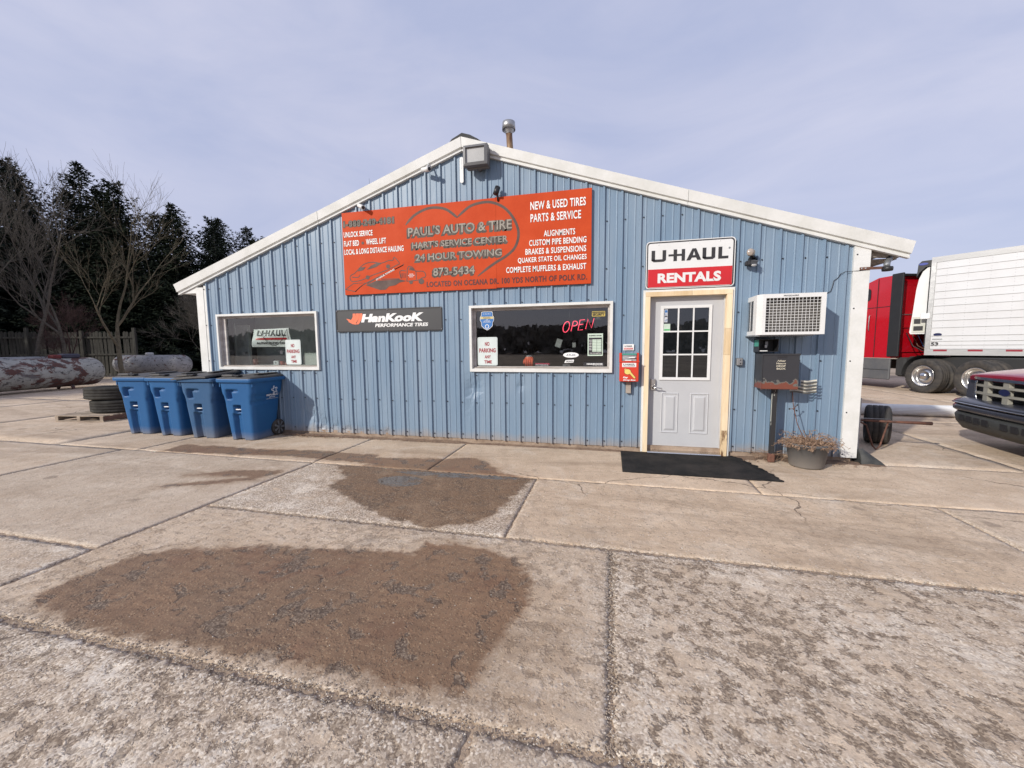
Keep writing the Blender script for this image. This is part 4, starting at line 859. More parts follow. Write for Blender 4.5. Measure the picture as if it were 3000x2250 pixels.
# dim paper notes seen in the room
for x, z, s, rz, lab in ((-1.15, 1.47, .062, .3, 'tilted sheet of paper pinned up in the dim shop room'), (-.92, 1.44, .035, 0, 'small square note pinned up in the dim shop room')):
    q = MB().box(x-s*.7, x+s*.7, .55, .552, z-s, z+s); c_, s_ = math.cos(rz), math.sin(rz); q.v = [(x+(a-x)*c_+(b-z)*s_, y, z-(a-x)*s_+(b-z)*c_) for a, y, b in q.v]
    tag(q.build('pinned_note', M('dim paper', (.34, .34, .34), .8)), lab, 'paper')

# sticker, key drop box, stub
t = thing('rental_sticker', 'small white and red rental sticker on the siding above the key box', 'sticker', (-.154, 0, 1.36))
MB().box(-.223, -.087, -.0225, -.0205, 1.362, 1.442).build('label_print', PRINTW, t); q = MB(); uhaul(q, -.206, -.108, 1.406, 1.427, -.0245); q.build('lettering', BLACKP, t)
MB().box(-.212, -.100, -.0240, -.0230, 1.372, 1.394).build('red_band', REDU, t); txt("RENTALS", -.205, -.108, 1.378, 1.388, -.0252, PRINTW, t, bold=.03)
kb = thing('key_drop_box', 'red metal key drop box with a yellow key picture and green cards on top', 'drop box', (-.148, 0, .95))
q = MB(); q.box(-.268, -.028, -.140, -.022, .955, 1.215, bev=.006); q.build('box', REDB, kb)
q = MB(); q.box(-.272, -.238, -.075, -.021, 1.217, 1.328, bev=.003); q.box(-.052, -.024, -.075, -.021, 1.217, 1.328, bev=.003); q.box(-.237, -.053, -.028, -.021, 1.217, 1.320); q.build('card_holder', REDB, kb)
MB().box(-.275, -.022, -.150, -.141, 1.208, 1.222).build('lip', REDB, kb)
q = MB().box(-.232, -.058, -.075, -.045, 1.222, 1.300, rz=.03); q.build('envelope_stack', M('dark envelopes', (.10, .10, .11), .6, col2=(.5, .5, .5), vs=18, stretch=(.4, 1, 6)), kb)
MB().box(-.236, -.056, -.088, -.046, 1.302, 1.320, rz=.02).build('green_cards', GREEN, kb); MB().box(-.150, -.075, -.100, -.0755, 1.262, 1.274).build('white_card', PRINTW, kb); MB().box(-.20, -.12, -.11, -.077, 1.226, 1.236).build('white_card', PRINTW, kb)
MB().box(-.236, -.061, -.1425, -.1405, 1.146, 1.199).build('label_plate', PRINTW, kb)
q = MB(); uhaul(q, -.223, -.076, 1.168, 1.191, -.1445); q.build('lettering', BLACKP, kb); MB().box(-.223, -.076, -.1445, -.1430, 1.156, 1.161).build('rule', BLACKP, kb)
def key(mb, o, y):
    P = []
    for k in range(14): a = k*.4488; P.append((-.166+(.040+o)*math.cos(a), 1.084+(.034+o)*math.sin(a)))
    mb.add([(x, y, z) for x, z in P], [tuple(range(14))])
    mb.add([(x, y-.0002, z) for x, z in ((-.150-o, 1.070-o), (-.085, .998-o), (-.072+o, .998-o), (-.068+o, 1.012+o), (-.132, 1.088+o))], [(0, 1, 2, 3, 4)])
    mb.add([(-.195+(.014+o)*math.cos(k*.6283), y-.0004, 1.112+(.014+o)*math.sin(k*.6283)) for k in range(10)], [tuple(range(10))])
q = MB(); key(q, .004, -.1412); q.build('key_outline', BLACKP, kb); q = MB(); key(q, 0, -.1420); q.build('key_picture', YEL, kb); MB().lathe([(.0001, -.1428), (.006, -.1428)], (-.197, 0, 1.113), 'y', 10).build('key_hole', REDB, kb)
txt("Key", -.223, -.158, .994, 1.022, -.1430, PRINTW, kb, bold=.05, shear=.2); txt("Drop Box", -.221, -.060, .963, .987, -.1430, PRINTW, kb, bold=.05, shear=.2)
MB().box(-.182, -.118, -.055, -.021, .795, .950).build('backing_post', WOODW, kb)

# outlet box and motion light
ob_ = thing('outlet_box', 'small grey outdoor outlet box right of the entry door', 'outlet', (1.172, 0, 1.16))
MB().box(1.138, 1.208, -.052, -.001, 1.164, 1.260, bev=.006).build('box', GREYM, ob_); MB().box(1.144, 1.202, -.058, -.053, 1.170, 1.254, bev=.003).build('cover', GALV, ob_)
for z in (1.19, 1.232): MB().lathe([(.0001, -.0605), (.008, -.0600)], (1.178, 0, z), 'y', 10).build('socket', BLK, ob_)
fl = thing('motion_light', 'black motion sensor light with one clear flood bulb right of the rental sign', 'light', (1.24, 0, 2.42))
MB().lathe([(.045, -.001), (.045, -.018), (.02, -.03), (.018, -.06)], (1.27, 0, 2.45), 'y', 18).build('base', BLK, fl)
q = MB(); q.tube([(1.225, -.105, 2.515), (1.255, -.05, 2.505)], [.045, .03], 18); q.tube([(1.255, -.05, 2.505), (1.262, -.05, 2.46)], .014, 10); q.build('lamp_holder', BLK, fl)
MB().sphere((1.216, -.118, 2.518), .043, 16, 10, (.95, .55, 1)).build('bulb', M('bulb glass', (.38, .32, .27), .12, coat=.6), fl)
q = MB(); q.box(1.195, 1.30, -.12, -.03, 2.36, 2.435, bev=.018); q.box(1.175, 1.235, -.105, -.04, 2.365, 2.425, bev=.012); q.build('sensor_head', BLK, fl)
MB().sphere((1.262, -.11, 2.365), .026, 14, 8, (1.2, .8, .6)).build('sensor_lens', LENS, fl)
for z in (2.378, 2.396, 2.412): MB().box(1.225, 1.305, -.1235, -.1205, z, z+.004).build('cooling_slot', GREYM, fl)

# air conditioner
ac = thing('air_conditioner', 'white window air conditioner box with a square wire grille sticking out of the wall', 'air conditioner', (1.58, 0, 1.53))
q = MB(); q.prism([(1.250, -.001), (1.250, -.31), (1.292, -.378), (1.915, -.378), (1.915, -.001)][::-1], 1.985, 1.990, ax='z')
q.prism([(1.250, -.001), (1.250, -.31), (1.292, -.378), (1.915, -.378), (1.915, -.001)][::-1], 1.532, 1.537, ax='z')
for a, b, c, d in ((1.292, 1.325, 1.537, 1.985), (1.868, 1.915, 1.537, 1.985), (1.325, 1.868, 1.537, 1.563), (1.325, 1.868, 1.944, 1.985)): q.box(a, b, -.378, -.360, c, d)
q.prism([(1.250, -.31), (1.2521, -.3085), (1.2941, -.3765), (1.292, -.378)], 1.537, 1.985, ax='z'); q.box(1.250, 1.252, -.31, -.20, 1.537, 1.985); q.box(1.250, 1.252, -.20, -.001, 1.935, 1.985); q.box(1.250, 1.252, -.20, -.001, 1.537, 1.58); q.box(1.250, 1.252, -.115, -.095, 1.58, 1.935)
q.box(1.913, 1.915, -.359, -.001, 1.537, 1.985); q.build('casing', WHITE2, ac)
q = MB(); q.box(1.27, 1.90, -.30, -.02, 1.545, 1.975); q.build('coil', M('dark fins', (.085, .078, .07), .7, col2=(.14, .13, .12), vs=30, stretch=(9, 1, .5)), ac)
q = MB()
for k in range(1, 12): z = 1.563+(1.944-1.563)*k/12; q.box(1.325, 1.868, -.3745, -.3710, z-.0019, z+.0019)
for k in range(1, 15): x = 1.325+(1.868-1.325)*k/15; q.box(x-.0019, x+.0019, -.3780, -.3748, 1.5635, 1.9435)
q.build('grille', WHITE2, ac)
for y0, y1 in ((-.195, -.118), (-.092, -.012)):
    for k in range(30): z = 1.585+k*.0117; q = MB().box(1.2515, 1.262, y0, y1, z, z+.005) if k == 0 else q.box(1.2515, 1.262, y0, y1, z, z+.005)
    q.build('side_louvres', GREYM, ac)
txt("FRIGIDAIRE", 1.497, 1.645, 1.957, 1.974, -.3795, BLACKP, ac, bold=.02)
MB().box(1.235, 1.83, -.33, -.001, 1.516, 1.5315).build('support_shelf', GREYM, ac)
# utility box beneath
ub = thing('lock_box', 'small black open lock box with a key pad under the air conditioner', 'box', (1.44, 0, 1.33))
q = MB(); q.box(1.325, 1.535, -.20, -.001, 1.335, 1.342); q.box(1.325, 1.535, -.20, -.001, 1.480, 1.487); q.box(1.325, 1.332, -.20, -.001, 1.342, 1.480); q.box(1.528, 1.535, -.20, -.001, 1.342, 1.480); q.box(1.332, 1.528, -.05, -.001, 1.342, 1.480); q.build('box', BLK, ub)
MB().box(1.3215, 1.3245, -.195, -.06, 1.40, 1.475).build('label_print', GREEN, ub); MB().box(1.425, 1.46, -.10, -.0505, 1.400, 1.460, bev=.004).build('key_pad', GREYM, ub); MB().box(1.415, 1.445, -.12, -.101, 1.38, 1.42, bev=.004).build('knob', GALV, ub); MB().box(1.34, 1.42, -.201, -.195, 1.3425, 1.352).build('label_print', PRINTW, ub)
# after hours drop box
db = thing('after_hours_drop_box', 'charcoal after hours drop box with rusty bottom on a peeling post', 'drop box', (1.53, -.2, 0))
q = MB(); q.box(1.342, 1.722, -.305, -.055, .900, 1.312, bev=.006); q.build('box', DROPM, db)
q = MB(); q.box(1.336, 1.728, -.312, -.306, 1.296, 1.316); q.box(1.336, 1.342, -.311, -.307, .895, 1.295); q.build('door_edge', DROPM, db)
MB().box(1.495, 1.588, -.3105, -.3065, 1.270, 1.290).build('slot', BLACKP, db)
FL = M('worn cream lettering', (.52, .48, .38), .7, col2=(.28, .25, .20), vs=60)
for s, a, b, c, d in (("After", 1.488, 1.580, 1.222, 1.244), ("Hours", 1.484, 1.582, 1.192, 1.213), ("DROP", 1.486, 1.580, 1.161, 1.183), ("BOX", 1.488, 1.582, 1.131, 1.153)): txt(s, a, b, c, d, -.3075, FL, db, bold=.045)
pq = M('peeling black post', (.022, .021, .022), .7, col2=(.42, .42, .38), vs=9, vlo=.60, vhi=.62, stretch=(2, 2, .5), bump=.3, bs=30)
MB().box(1.498, 1.548, -.205, -.155, .11, .899).build('post', pq, db); q = MB(); q.box(1.487, 1.560, -.215, -.145, .0, .11, bev=.012); q.build('post_foot', RUST, db)
MB().box(1.4965, 1.4978, -.20, -.175, .50, .84).build('peeling_strip', M('pale primer', (.45, .46, .42), .8), db)
# thin stake ornament
ro = thing('striped_metal_ornament', 'wavy black and white striped tin flag on a thin twig like stake', 'ornament', (1.80, -.35, .3))
q = MB(); 
wv = lambda x, s: .012*math.sin(x*34+s)
for k in range(8):
    mbk = MB(); n = 12; z0 = .845+.0195*k
    x0_ = 1.80 if k > 3 else 1.70
    for i in range(n+1):
        x = x0_+(1.975-x0_)*i/n
        for dz in (0, .0185): mbk.v.append((x, -.16+.018*math.sin(x*30)+.014*(k % 2), z0+dz+.008*math.sin(x*26)))
    for i in range(n): a = 2*i; mbk.f.append((a, a+2, a+3, a+1)); mbk.sm.append(True)
    mbk.build('stripe', [M('tin black', (.09, .09, .08), .5), M('tin cream', (.62, .59, .50), .5)][k % 2] if k < 2 else (bpy.data.materials['tin black'], bpy.data.materials['tin cream'])[k % 2], ro)
MB().tube([(1.725, -.15, .855), (1.735, -.16, .72), (1.742, -.17, .66), (1.775, -.2, .48), (1.83, -.28, .30), (1.85, -.3, .26)], .0045, 6).build('stake', RUST, ro)
MB().tube([(1.775, -.16, .70), (1.742, -.17, .66), (1.70, -.17, .655)], .0035, 6).build('stake_arm', RUST, ro)
for x, z in ((1.778, .705), (1.697, .655), (1.74, .655)): MB().sphere((x, -.165, z), .010, 8, 6).build('berry', BLK, ro)
# planter
pt = thing('planter', 'dark grey plastic planter with dry soil against the wall', 'planter', (1.86, -.30, 0))
MB().lathe([(.0001, .004), (.165, .004), (.172, .02), (.205, .25), (.216, .252), (.220, .285), (.207, .285), (.200, .262), (.198, .25), (.0001, .25)], (1.86, -.27, 0), 'z', 40).build('pot', POT, pt)
MB().lathe([(.0001, .262), (.12, .258), (.197, .250)], (1.86, -.27, 0), 'z', 24).build('soil', DIRT, pt)
dp = thing('dead_plant', 'brown dried out plant spilling over the planter rim', 'plant', (1.86, -.27, .26)); q = MB(); rnd = random.Random(5)
for k in range(330):
    a = rnd.random()*6.28; r0 = rnd.uniform(0, .16); x, y, z = 1.86+r0*math.cos(a), -.27+r0*math.sin(a), .26
    b = a+rnd.gauss(0, .9); ln = rnd.uniform(.08, .24); up = rnd.uniform(.1, 1.0)
    if rnd.random() < .12: up = 1.7; ln *= 1.2
    P = [(x, y, z)]; 
    for s in range(1, 5):
        t = s/4; P.append((x+math.cos(b)*ln*t+rnd.gauss(0, .012), y+math.sin(b)*ln*.8*t+rnd.gauss(0, .01), z+ln*(up*t-.9*up*t*t*.9)+rnd.gauss(0, .008)-.02*t*t))
    q.tube(P, [.0032, .003, .0026, .002, .0015], 4, cap=False)
    for s in (2, 3, 4):
        for _ in range(3):
            p = P[s]; d = Vector((rnd.gauss(0, 1), rnd.gauss(0, 1), rnd.gauss(0, .7))).normalized()*rnd.uniform(.015, .04); c = Vector(p); e_ = d.cross(Vector((rnd.random(), rnd.random(), rnd.random()))).normalized()*.004
            q.add([c, c+d*.5+e_, c+d, c+d*.5-e_], [(0, 1, 2, 3)])
q.build('dry_stems', DRY, dp)
# dried weeds beside the post foot
q = MB()
for k in range(40):
    x = rnd.uniform(1.36, 1.66); y = -.12+rnd.gauss(0, .03); q.tube([(x, y, .02), (x+rnd.gauss(0, .05), y-rnd.random()*.06, .06+rnd.random()*.05), (x+rnd.gauss(0, .12), y-rnd.random()*.1, .08+rnd.random()*.07)], .0016, 4, cap=False)
tag(q.build('dry_weeds', DRY), kind='stuff')
# door mat
mm = thing('door_mat', 'long black rubber mat with frayed corner in front of the entry door', 'mat', (.5, -.5, 0)); q = MB(); nx, ny = 80, 44
for j in range(ny+1):
    for i in range(nx+1):
        u, v = i/nx, j/ny; x = -.235+1.56*u+(.04*v*u)*-1+.05*(1-v)*u; y = -.965+.905*v; 
        if u > .90 and v > .3: x -= (u-.90)*1.3*(v-.3)*1.0+.012*math.sin(v*40)*(u-.9)*10
        if u > .97: x += .012*math.sin(v*55)
        z = .011+.0035*mn.noise(Vector((x*2.2, y*3, 1)))+.0012*math.sin(y*170+math.sin(x*4))+(.012*max(0, mn.noise(Vector((x*8, y*8, 4)))) if u > .86 and v > .35 else 0)+.010*max(0, 1-abs((u-.89)-.07*(1-v))*40)*(v > .25)
        if u < .07 and .45 < v < .75: z += .008*math.sin((v-.45)*20)
        q.v.append((x, y, z))
for j in range(ny):
    for i in range(nx): a = j*(nx+1)+i; q.f.append((a, a+1, a+nx+2, a+nx+1)); q.sm.append(True)
b_ = len(q.v); ring = [i for i in range(nx+1)]+[j*(nx+1)+nx for j in range(1, ny+1)]+[ny*(nx+1)+i for i in range(nx-1, -1, -1)]+[j*(nx+1) for j in range(ny-1, 0, -1)]
for r_ in ring: x, y, z = q.v[r_]; q.v.append((x, y, 0))
for k in range(len(ring)): k2 = (k+1) % len(ring); q.f.append((ring[k], b_+k, b_+k2, ring[k2])); q.sm.append(False)
q.build('rubber_sheet', MAT, mm)

# gable fittings
wl_ = thing('wall_pack_light', 'boxy dark bronze floodlight with frosted lens at the gable peak', 'light', (-2.17, 0, 3.84))
hx = [(-2.335, 4.112), (-2.005, 4.112), (-2.005, 3.842), (-2.320, 3.842)]
q = MB(); q.box(-2.335, -2.012, -.13, -.064, 3.835, 4.108, bev=.012); q.build('back_box', BRONZE, wl_)
q = MB(); A_ = [(-2.350, 4.110), (-2.350, 3.850), (-2.010, 3.850), (-2.010, 4.110)]; B2_ = [(-2.315, 4.080), (-2.315, 3.885), (-2.050, 3.885), (-2.050, 4.080)]
for (a, b), y in [(p_, -.131) for p_ in A_]+[(p_, -.215) for p_ in A_]+[(p_, -.225) for p_ in B2_]+[(p_, -.195) for p_ in B2_]: q.v.append((a, y, b))
for r_ in range(3):
    for k in range(4): k2 = (k+1) % 4; q.f.append((r_*4+k, r_*4+4+k, r_*4+4+k2, r_*4+k2)); q.sm.append(False)
q.f.append((0, 3, 2, 1)); q.sm.append(False); q.build('lens_frame', BRONZE, wl_)
q = MB(); q.box(-2.314, -2.051, -.200, -.190, 3.886, 4.079); q.build('lens', LENS, wl_)
MB().tube([(-2.17, -.02, 3.86), (-2.17, -.10, 3.86)], .03, 12).build('bracket', BRONZE, wl_)
th = thing('thermometer', 'long white plastic thermometer hanging beside the gable floodlight', 'thermometer', (-2.44, 0, 3.71))
MB().prism(rounded(-2.468, -2.416, 3.712, 4.055, .020), -.034, -.021).build('case', WHITE2, th); MB().box(-2.448, -2.436, -.0355, -.0345, 3.895, 4.035).build('scale', GREYM, th)
MB().tube([(-2.455, -.028, 4.05), (-2.47, -.026, 4.10)], .003, 6).build('hook', BLK, th); MB().tube([(-2.43, -.028, 4.05), (-2.415, -.026, 4.10)], .003, 6).build('hook', BLK, th)
def camera(name, lab, base, head0, head1, mat, r=.034, cable=None):
    t = thing(name, lab, 'camera', base); q = MB(); q.tube([head0, head1], r, 16); q.build('body', mat, t)
    d = (Vector(head1)-Vector(head0)).normalized(); p = Vector(head1); MB().tube([p, p+d*.006], [r*.8, r*.75], 16).build('lens', BLK, t)
    md = (Vector(head0)*.6+Vector(head1)*.4); MB().tube([base, (Vector(base)+md)/2+Vector((0, -.01, 0)), md], .012, 8).build('bracket', mat, t)
    if cable: MB().tube(cable, .004, 6).build('cable', mat, t)
    return t
camera('security_camera', 'white bullet camera above the left end of the red sign', (-4.04, -.0, 3.56), (-4.075, -.05, 3.545), (-3.945, -.14, 3.475), WHITE2, .030, [(-4.10, -.02, 3.61), (-4.08, -.04, 3.575), (-4.07, -.05, 3.55)])
camera('security_camera', 'black bullet camera on the upper edge of the red sign', (-1.915, -.045, 3.412), (-1.908, -.075, 3.585), (-1.932, -.105, 3.487), BLK, .037, [(-1.93, -.07, 3.55), (-1.99, -.04, 3.51), (-2.03, -.03, 3.47)])
camera('security_camera', 'white bullet camera under the left roof trim near the peak', (-2.92, -.06, 4.00), (-3.00, -.10, 3.915), (-2.86, -.18, 3.885), WHITE2, .032, [(-2.93, -.07, 4.02), (-2.91, -.085, 3.95), (-2.89, -.10, 3.90)])
ch = thing('vent_pipe', 'rust stained metal vent pipe with round galvanised cap on the roof', 'vent pipe', (-1.84, .6, 4.0))
MB().tube([(-1.875, .6, 4.02), (-1.912, .6, 4.63)], .047, 20).build('pipe', M('rust stained flue', (.30, .20, .11), .6, .3, col2=(.10, .045, .03), vs=6, stretch=(3, 3, .6)), ch)
MB().lathe([(.050, 4.60), (.056, 4.62), (.084, 4.66), (.082, 4.68)], (-1.912, .6, 0), 'z', 24).build('collar', GALV, ch)
MB().lathe([(.0001, 4.785), (.06, 4.78), (.094, 4.765), (.100, 4.655), (.094, 4.655), (.088, 4.75), (.0001, 4.755)], (-1.915, .6, 0), 'z', 28).build('cap', GALV, ch)
an = thing('roof_antenna', 'tiny dark antenna on the left roof slope', 'antenna', (-3.98, .1, 3.72)); MB().tube([(-3.98, .1, 3.72), (-3.98, .1, 3.98)], [.003, .0015], 5).build('whip', BLK, an); q = MB(); q.box(-4.05, -3.99, .08, .13, 3.74, 3.79, bev=.01); q.box(-3.985, -3.93, .09, .12, 3.74, 3.77, bev=.008); q.build('mount', BLK, an)
# bracket lamp and cable at the right corner
cl = thing('corner_lamp', 'dark lamp on a rusty strap bracket at the right building corner', 'lamp', (2.5, 0, 2.28))
q = MB(); q.box(2.375, 2.60, -.045, -.037, 2.262, 2.292); q.build('strap', RUST, cl); MB().lathe([(.0001, 2.235), (.048, 2.238), (.052, 2.262), (.048, 2.283), (.0001, 2.286)], (2.635, -.05, 0), 'z', 20).build('lamp_head', BLK, cl)
MB().tube([(2.63, -.045, 2.285), (2.665, .02, 2.335), (2.71, .06, 2.40)], .030, 14).build('arm', GREYM, cl)
for x in (2.393, 2.43): MB().lathe([(.009, -.046), (.0001, -.050)], (x, 0, 2.278), 'y', 8).build('bolt', GALV, cl)
cb = MB().tube([(2.46, -.037, 2.262), (2.36, -.037, 2.255), (2.24, -.022, 2.253), (2.205, -.012, 2.235), (2.175, -.01, 2.185), (2.14, -.01, 2.16), (2.13, -.01, 2.10), (2.115, -.01, 2.04), (2.05, -.012, 2.00), (2.0, -.014, 1.965), (1.96, -.02, 1.92)], .0035, 6).build('black_cable', BLK); tag(cb, 'thin black cable stapled from the corner lamp to the air conditioner', 'cable')
# things by the right corner
gb = thing('steel_cabinet', 'narrow grey steel cabinet against the side of the building', 'cabinet', (2.55, .2, 0)); q = MB(); q.box(2.484, 2.600, .17, .50, .02, .765, bev=.005); q.build('body', M('grey cabinet steel', (.36, .36, .36), .6, col2=(.30, .30, .30)), gb); MB().box(2.500, 2.585, .164, .169, .08, .72).build('front_cover', M('grey cabinet cover', (.33, .33, .33), .6), gb)
sb_ = thing('rubber_wedge', 'black moulded rubber wedge on the ground by the right corner', 'wedge', (2.65, .03, 0)); q = MB()
ring_ = []
for k in range(9):
    a = math.pi*k/8; ring_.append((math.cos(a), math.sin(a)))
for x, hw, h in ((2.505, .10, .165), (2.56, .105, .17), (2.74, .085, .03), (2.76, .08, .004)):
    for c_, s_ in ring_: q.v.append((x, .02-hw*c_, h*s_+.002))
for r_ in range(3):
    for k in range(8): q.f.append((r_*9+k, r_*9+k+1, r_*9+10+k, r_*9+9+k)); q.sm.append(True)
q.f.append(tuple(range(8, -1, -1))); q.sm.append(False); q.build('wedge_body', M('scuffed black rubber', (.035, .037, .037), .7, col2=(.07, .07, .065), vs=8), sb_)

def tyre(mb, c, Ro, Ri, wd, axis, seg=48, grooves=True, tread=0):
    h = wd/2; b = len(mb.v)
    prof = [(Ri, -h*.72), (Ri+(Ro-Ri)*.35, -h*.98), (Ro-(Ro-Ri)*.28, -h), (Ro-(Ro-Ri)*.07, -h*.90), (Ro, -h*.76)]
    if grooves:
        for g_ in (-.45, 0, .45): prof += [(Ro+.001, h*(g_-.055)), (Ro-.006, h*(g_-.03)), (Ro-.006, h*(g_+.03)), (Ro+.001, h*(g_+.055))]
    prof += [(Ro, h*.76), (Ro-(Ro-Ri)*.07, h*.90), (Ro-(Ro-Ri)*.28, h), (Ri+(Ro-Ri)*.35, h*.98), (Ri, h*.72), (Ri-.01, 0)]
    mb.lathe(prof, (0, 0, 0), axis, seg, smooth=True, close=True)
    for i in range(b, len(mb.v)):
        v = mb.v[i]; mb.v[i] = (v[0]+c[0], v[1]+c[1], v[2]+c[2])
    if tread:
        for k in range(tread):
            a = 2*math.pi*k/tread
            for s_ in (-1, 1):
                u0, u1 = .62*h*s_, .80*h*s_
                for (r0, r1) in ((Ro-.004, Ro+.007),):
                    vs = []
                    for r_ in (r0, r1):
                        for aa in (a-.5*math.pi/tread, a+.5*math.pi/tread):
                            for u in (u0, u1):
                                p = (r_*math.cos(aa), r_*math.sin(aa)); vs.append({'z': (p[0], p[1], u), 'x': (u, p[0], p[1]), 'y': (p[0], u, p[1])}[axis])
                    vs = [(x+c[0], y+c[1], z+c[2]) for x, y, z in vs]
                    mb.add(vs, [(4, 5, 7, 6), (0, 1, 5, 4), (2, 3, 7, 6), (0, 2, 6, 4), (1, 3, 7, 5)])
    return mb
wb = thing('wheel_dolly', 'rusty steel hand cart with one small black tyre and a V shaped stand', 'hand cart', (3.15, 1.1, 0))
q = MB(); tyre(q, (0, 0, 0), .27, .15, .27, 'x', 40); MBr = lambda m_: setattr(m_, 'v', [(3.35+x*math.cos(-.42)-y*math.sin(-.42), 1.22+x*math.sin(-.42)+y*math.cos(-.42), .272+z) for x, y, z in m_.v])
MBr(q); q.build('tyre', TYRE, wb); q = MB(); q.lathe([(.0001, -.06), (.145, -.05), (.150, .02), (.0001, .03)], (0, 0, 0), 'x', 24); MBr(q); q.build('rim', BLK2, wb)
MB().tube([(2.86, .80, .40), (2.98, .77, .33), (3.06, .75, .05), (3.10, .75, .008), (3.14, .75, .05), (3.21, .78, .28), (3.25, .80, .41)], .011, 8).build('stand', RUST, wb)
MB().tube([(2.60, .78, .425), (3.26, .79, .412)], .006, 6).build('cross_rod', GREYM, wb); q = MB(); q.tube([(2.7, .78, .40), (3.3, .76, .385), (3.69, .75, .380)], [.012, .016, .024], 8); q.build('handle_bar', RUST, wb)
pb = thing('steel_beam', 'long white ribbed metal beam lying on the concrete between the cart and the trucks', 'beam', (5, 3.8, 0)); q = MB(); n = 26
prof = []
for k in range(n):
    a = math.pi*(-.5+k/(n-1)*1.0); prof.append((.125*math.cos(a)*(1-.06*(k % 2)), .112+.112*math.sin(a)))
dirv = Vector((1, -.055, 0)).normalized(); pv = Vector((dirv.y, -dirv.x, 0))
for x in (-.9, 6.0):
    for a_, z_ in prof: p_ = Vector((4.5, 3.96, 0))+dirv*x+pv*a_; q.v.append((p_.x, p_.y, z_+.002))
for k in range(n-1): q.f.append((k, k+1, n+k+1, n+k)); q.sm.append(False)
q.f.append((n-1, 0, n, 2*n-1)); q.sm.append(False); q.f.append(tuple(range(n))); q.sm.append(False); q.build('ribbed_beam', WHITE2, pb)

# ------------------------------------------------------------------ wheeled bins
def bin_body():
    """front is -y; origin at the ground under the middle of the front foot"""
    NU, NV = 104, 58; H = .955; mb = MB()
    def sect(t):
        w_ = .215+.075*t**.9; yf = -.0-.085*t; yb = .43+.155*t
        if t > .70: k = min(1, (t-.70)/.09); k = k*k*(3-2*k); w_ += .022*k
        return w_, yf, yb
    def per(u, w_, yf, yb, r):
        # rounded rectangle perimeter, u in [0,1), u=0 at middle of front going to +x
        a, b = w_, (yb-yf)/2; cy = (yf+yb)/2
        segs = [a-r, r*1.5708, 2*b-2*r, r*1.5708, 2*a-2*r, r*1.5708, 2*b-2*r, r*1.5708, a-r]; Lt = sum(segs); d = u*Lt; i = 0
        while i < 8 and d > segs[i]: d -= segs[i]; i += 1
        q = d/r if i % 2 else 0
        if i == 0: return d, yf, 0, -1
        if i == 1: return a-r+r*math.sin(q), cy-b+r-r*math.cos(q), math.sin(q), -math.cos(q)
        if i == 2: return a, cy-b+r+d, 1, 0
        if i == 3: return a-r+r*math.cos(q), cy+b-r+r*math.sin(q), math.cos(q), math.sin(q)
        if i == 4: return a-r-d, yb, 0, 1
        if i == 5: return -a+r-r*math.sin(q), cy+b-r+r*math.cos(q), -math.sin(q), math.cos(q)
        if i == 6: return -a, cy+b-r-d, -1, 0
        if i == 7: return -a+r-r*math.cos(q), cy-b+r-r*math.sin(q), -math.cos(q), -math.sin(q)
        return -(a-r)+d, yf, 0, -1
    st = lambda x, a, b, s: max(0, min(1, (x-a)/s))*max(0, min(1, (b-x)/s))
    for j in range(NV+1):
        t = j/NV; z = H*t; w_, yf, yb = sect(t); r = .055+.03*t
        for i in range(NU):
            # denser sampling on the front face
            u = i/NU; u = u+.035*math.sin(4*math.pi*u)/(2*math.pi)*-1.6
            u %= 1.0; x, y, nx_, ny_ = per(u, w_, yf, yb, r); d = 0
            if ny_ < -.5 and y < yf+.03:
                lo = st(x, -.115, .035, .018)*(1 if z < .43 else 0)*min(1, (.43-z)/.02+.0) if z < .43 else 0
                d = max(d, .055*max(0, min(1, lo)))
                d = max(d, .10*st(x, -.085, .045, .012)*st(z, .43, .555, .014))
                d = max(d, .075*st(x, -.185, -.085, .02)*st(z, .645, .800, .018)); d = max(d, .055*st(x, -.10, .03, .02)*st(z, .765, .800, .012))
            # shoulder under the rim flare at the sides
            if abs(nx_) > .6: d += .014*max(0, 1-abs(z-.60)/.05)*(1 if y < (yf+yb)/2 else .3)
            if z < .06 and abs(ny_) > .7 and -.1 < x < .03: pass
            mb.v.append((x-nx_*d, y-ny_*d, z+(.012*(1 if abs(x+.04) < .08 and ny_ < -.7 else 0) if j == 0 else 0)))
    for j in range(NV):
        for i in range(NU): i2 = (i+1) % NU; mb.f.append((j*NU+i, j*NU+i2, (j+1)*NU+i2, (j+1)*NU+i)); mb.sm.append(True)
    mb.f.append(tuple(range(NU-1, -1, -1))); mb.sm.append(False)
    # rim
    b = len(mb.v); w_, yf, yb = sect(1)
    for k, (o, z) in enumerate(((.0, .915), (.030, .915), (.034, .95), (.030, .965), (-.012, .965), (-.014, .93))):
        for i in range(NU): x, y, _, _ = per(i/NU, w_+o, yf-o, yb+o, .075); mb.v.append((x, y, z))
    for k in range(5):
        for i in range(NU): i2 = (i+1) % NU; mb.f.append((b+k*NU+i, b+k*NU+i2, b+(k+1)*NU+i2, b+(k+1)*NU+i)); mb.sm.append(False)
    for sx_ in (-1, 1): mb.box(min(sx_*.285, sx_*.300), max(sx_*.285, sx_*.300), yf+.02, yf+.05, .84, .915)
    return mb
bin0 = thing('wheeled_bin', 'x', 'bin', (0, 0, 0), 0, 'blue wheeled bins lined up along the left of the shop')
bin_body().build('body', BIN, bin0)
q = MB(); q.tube([(-.078, -.015, .485), (.046, -.015, .485)], .0085, 10); q.build('lift_bar', PRINTW, bin0)
q = MB(); nl = 10
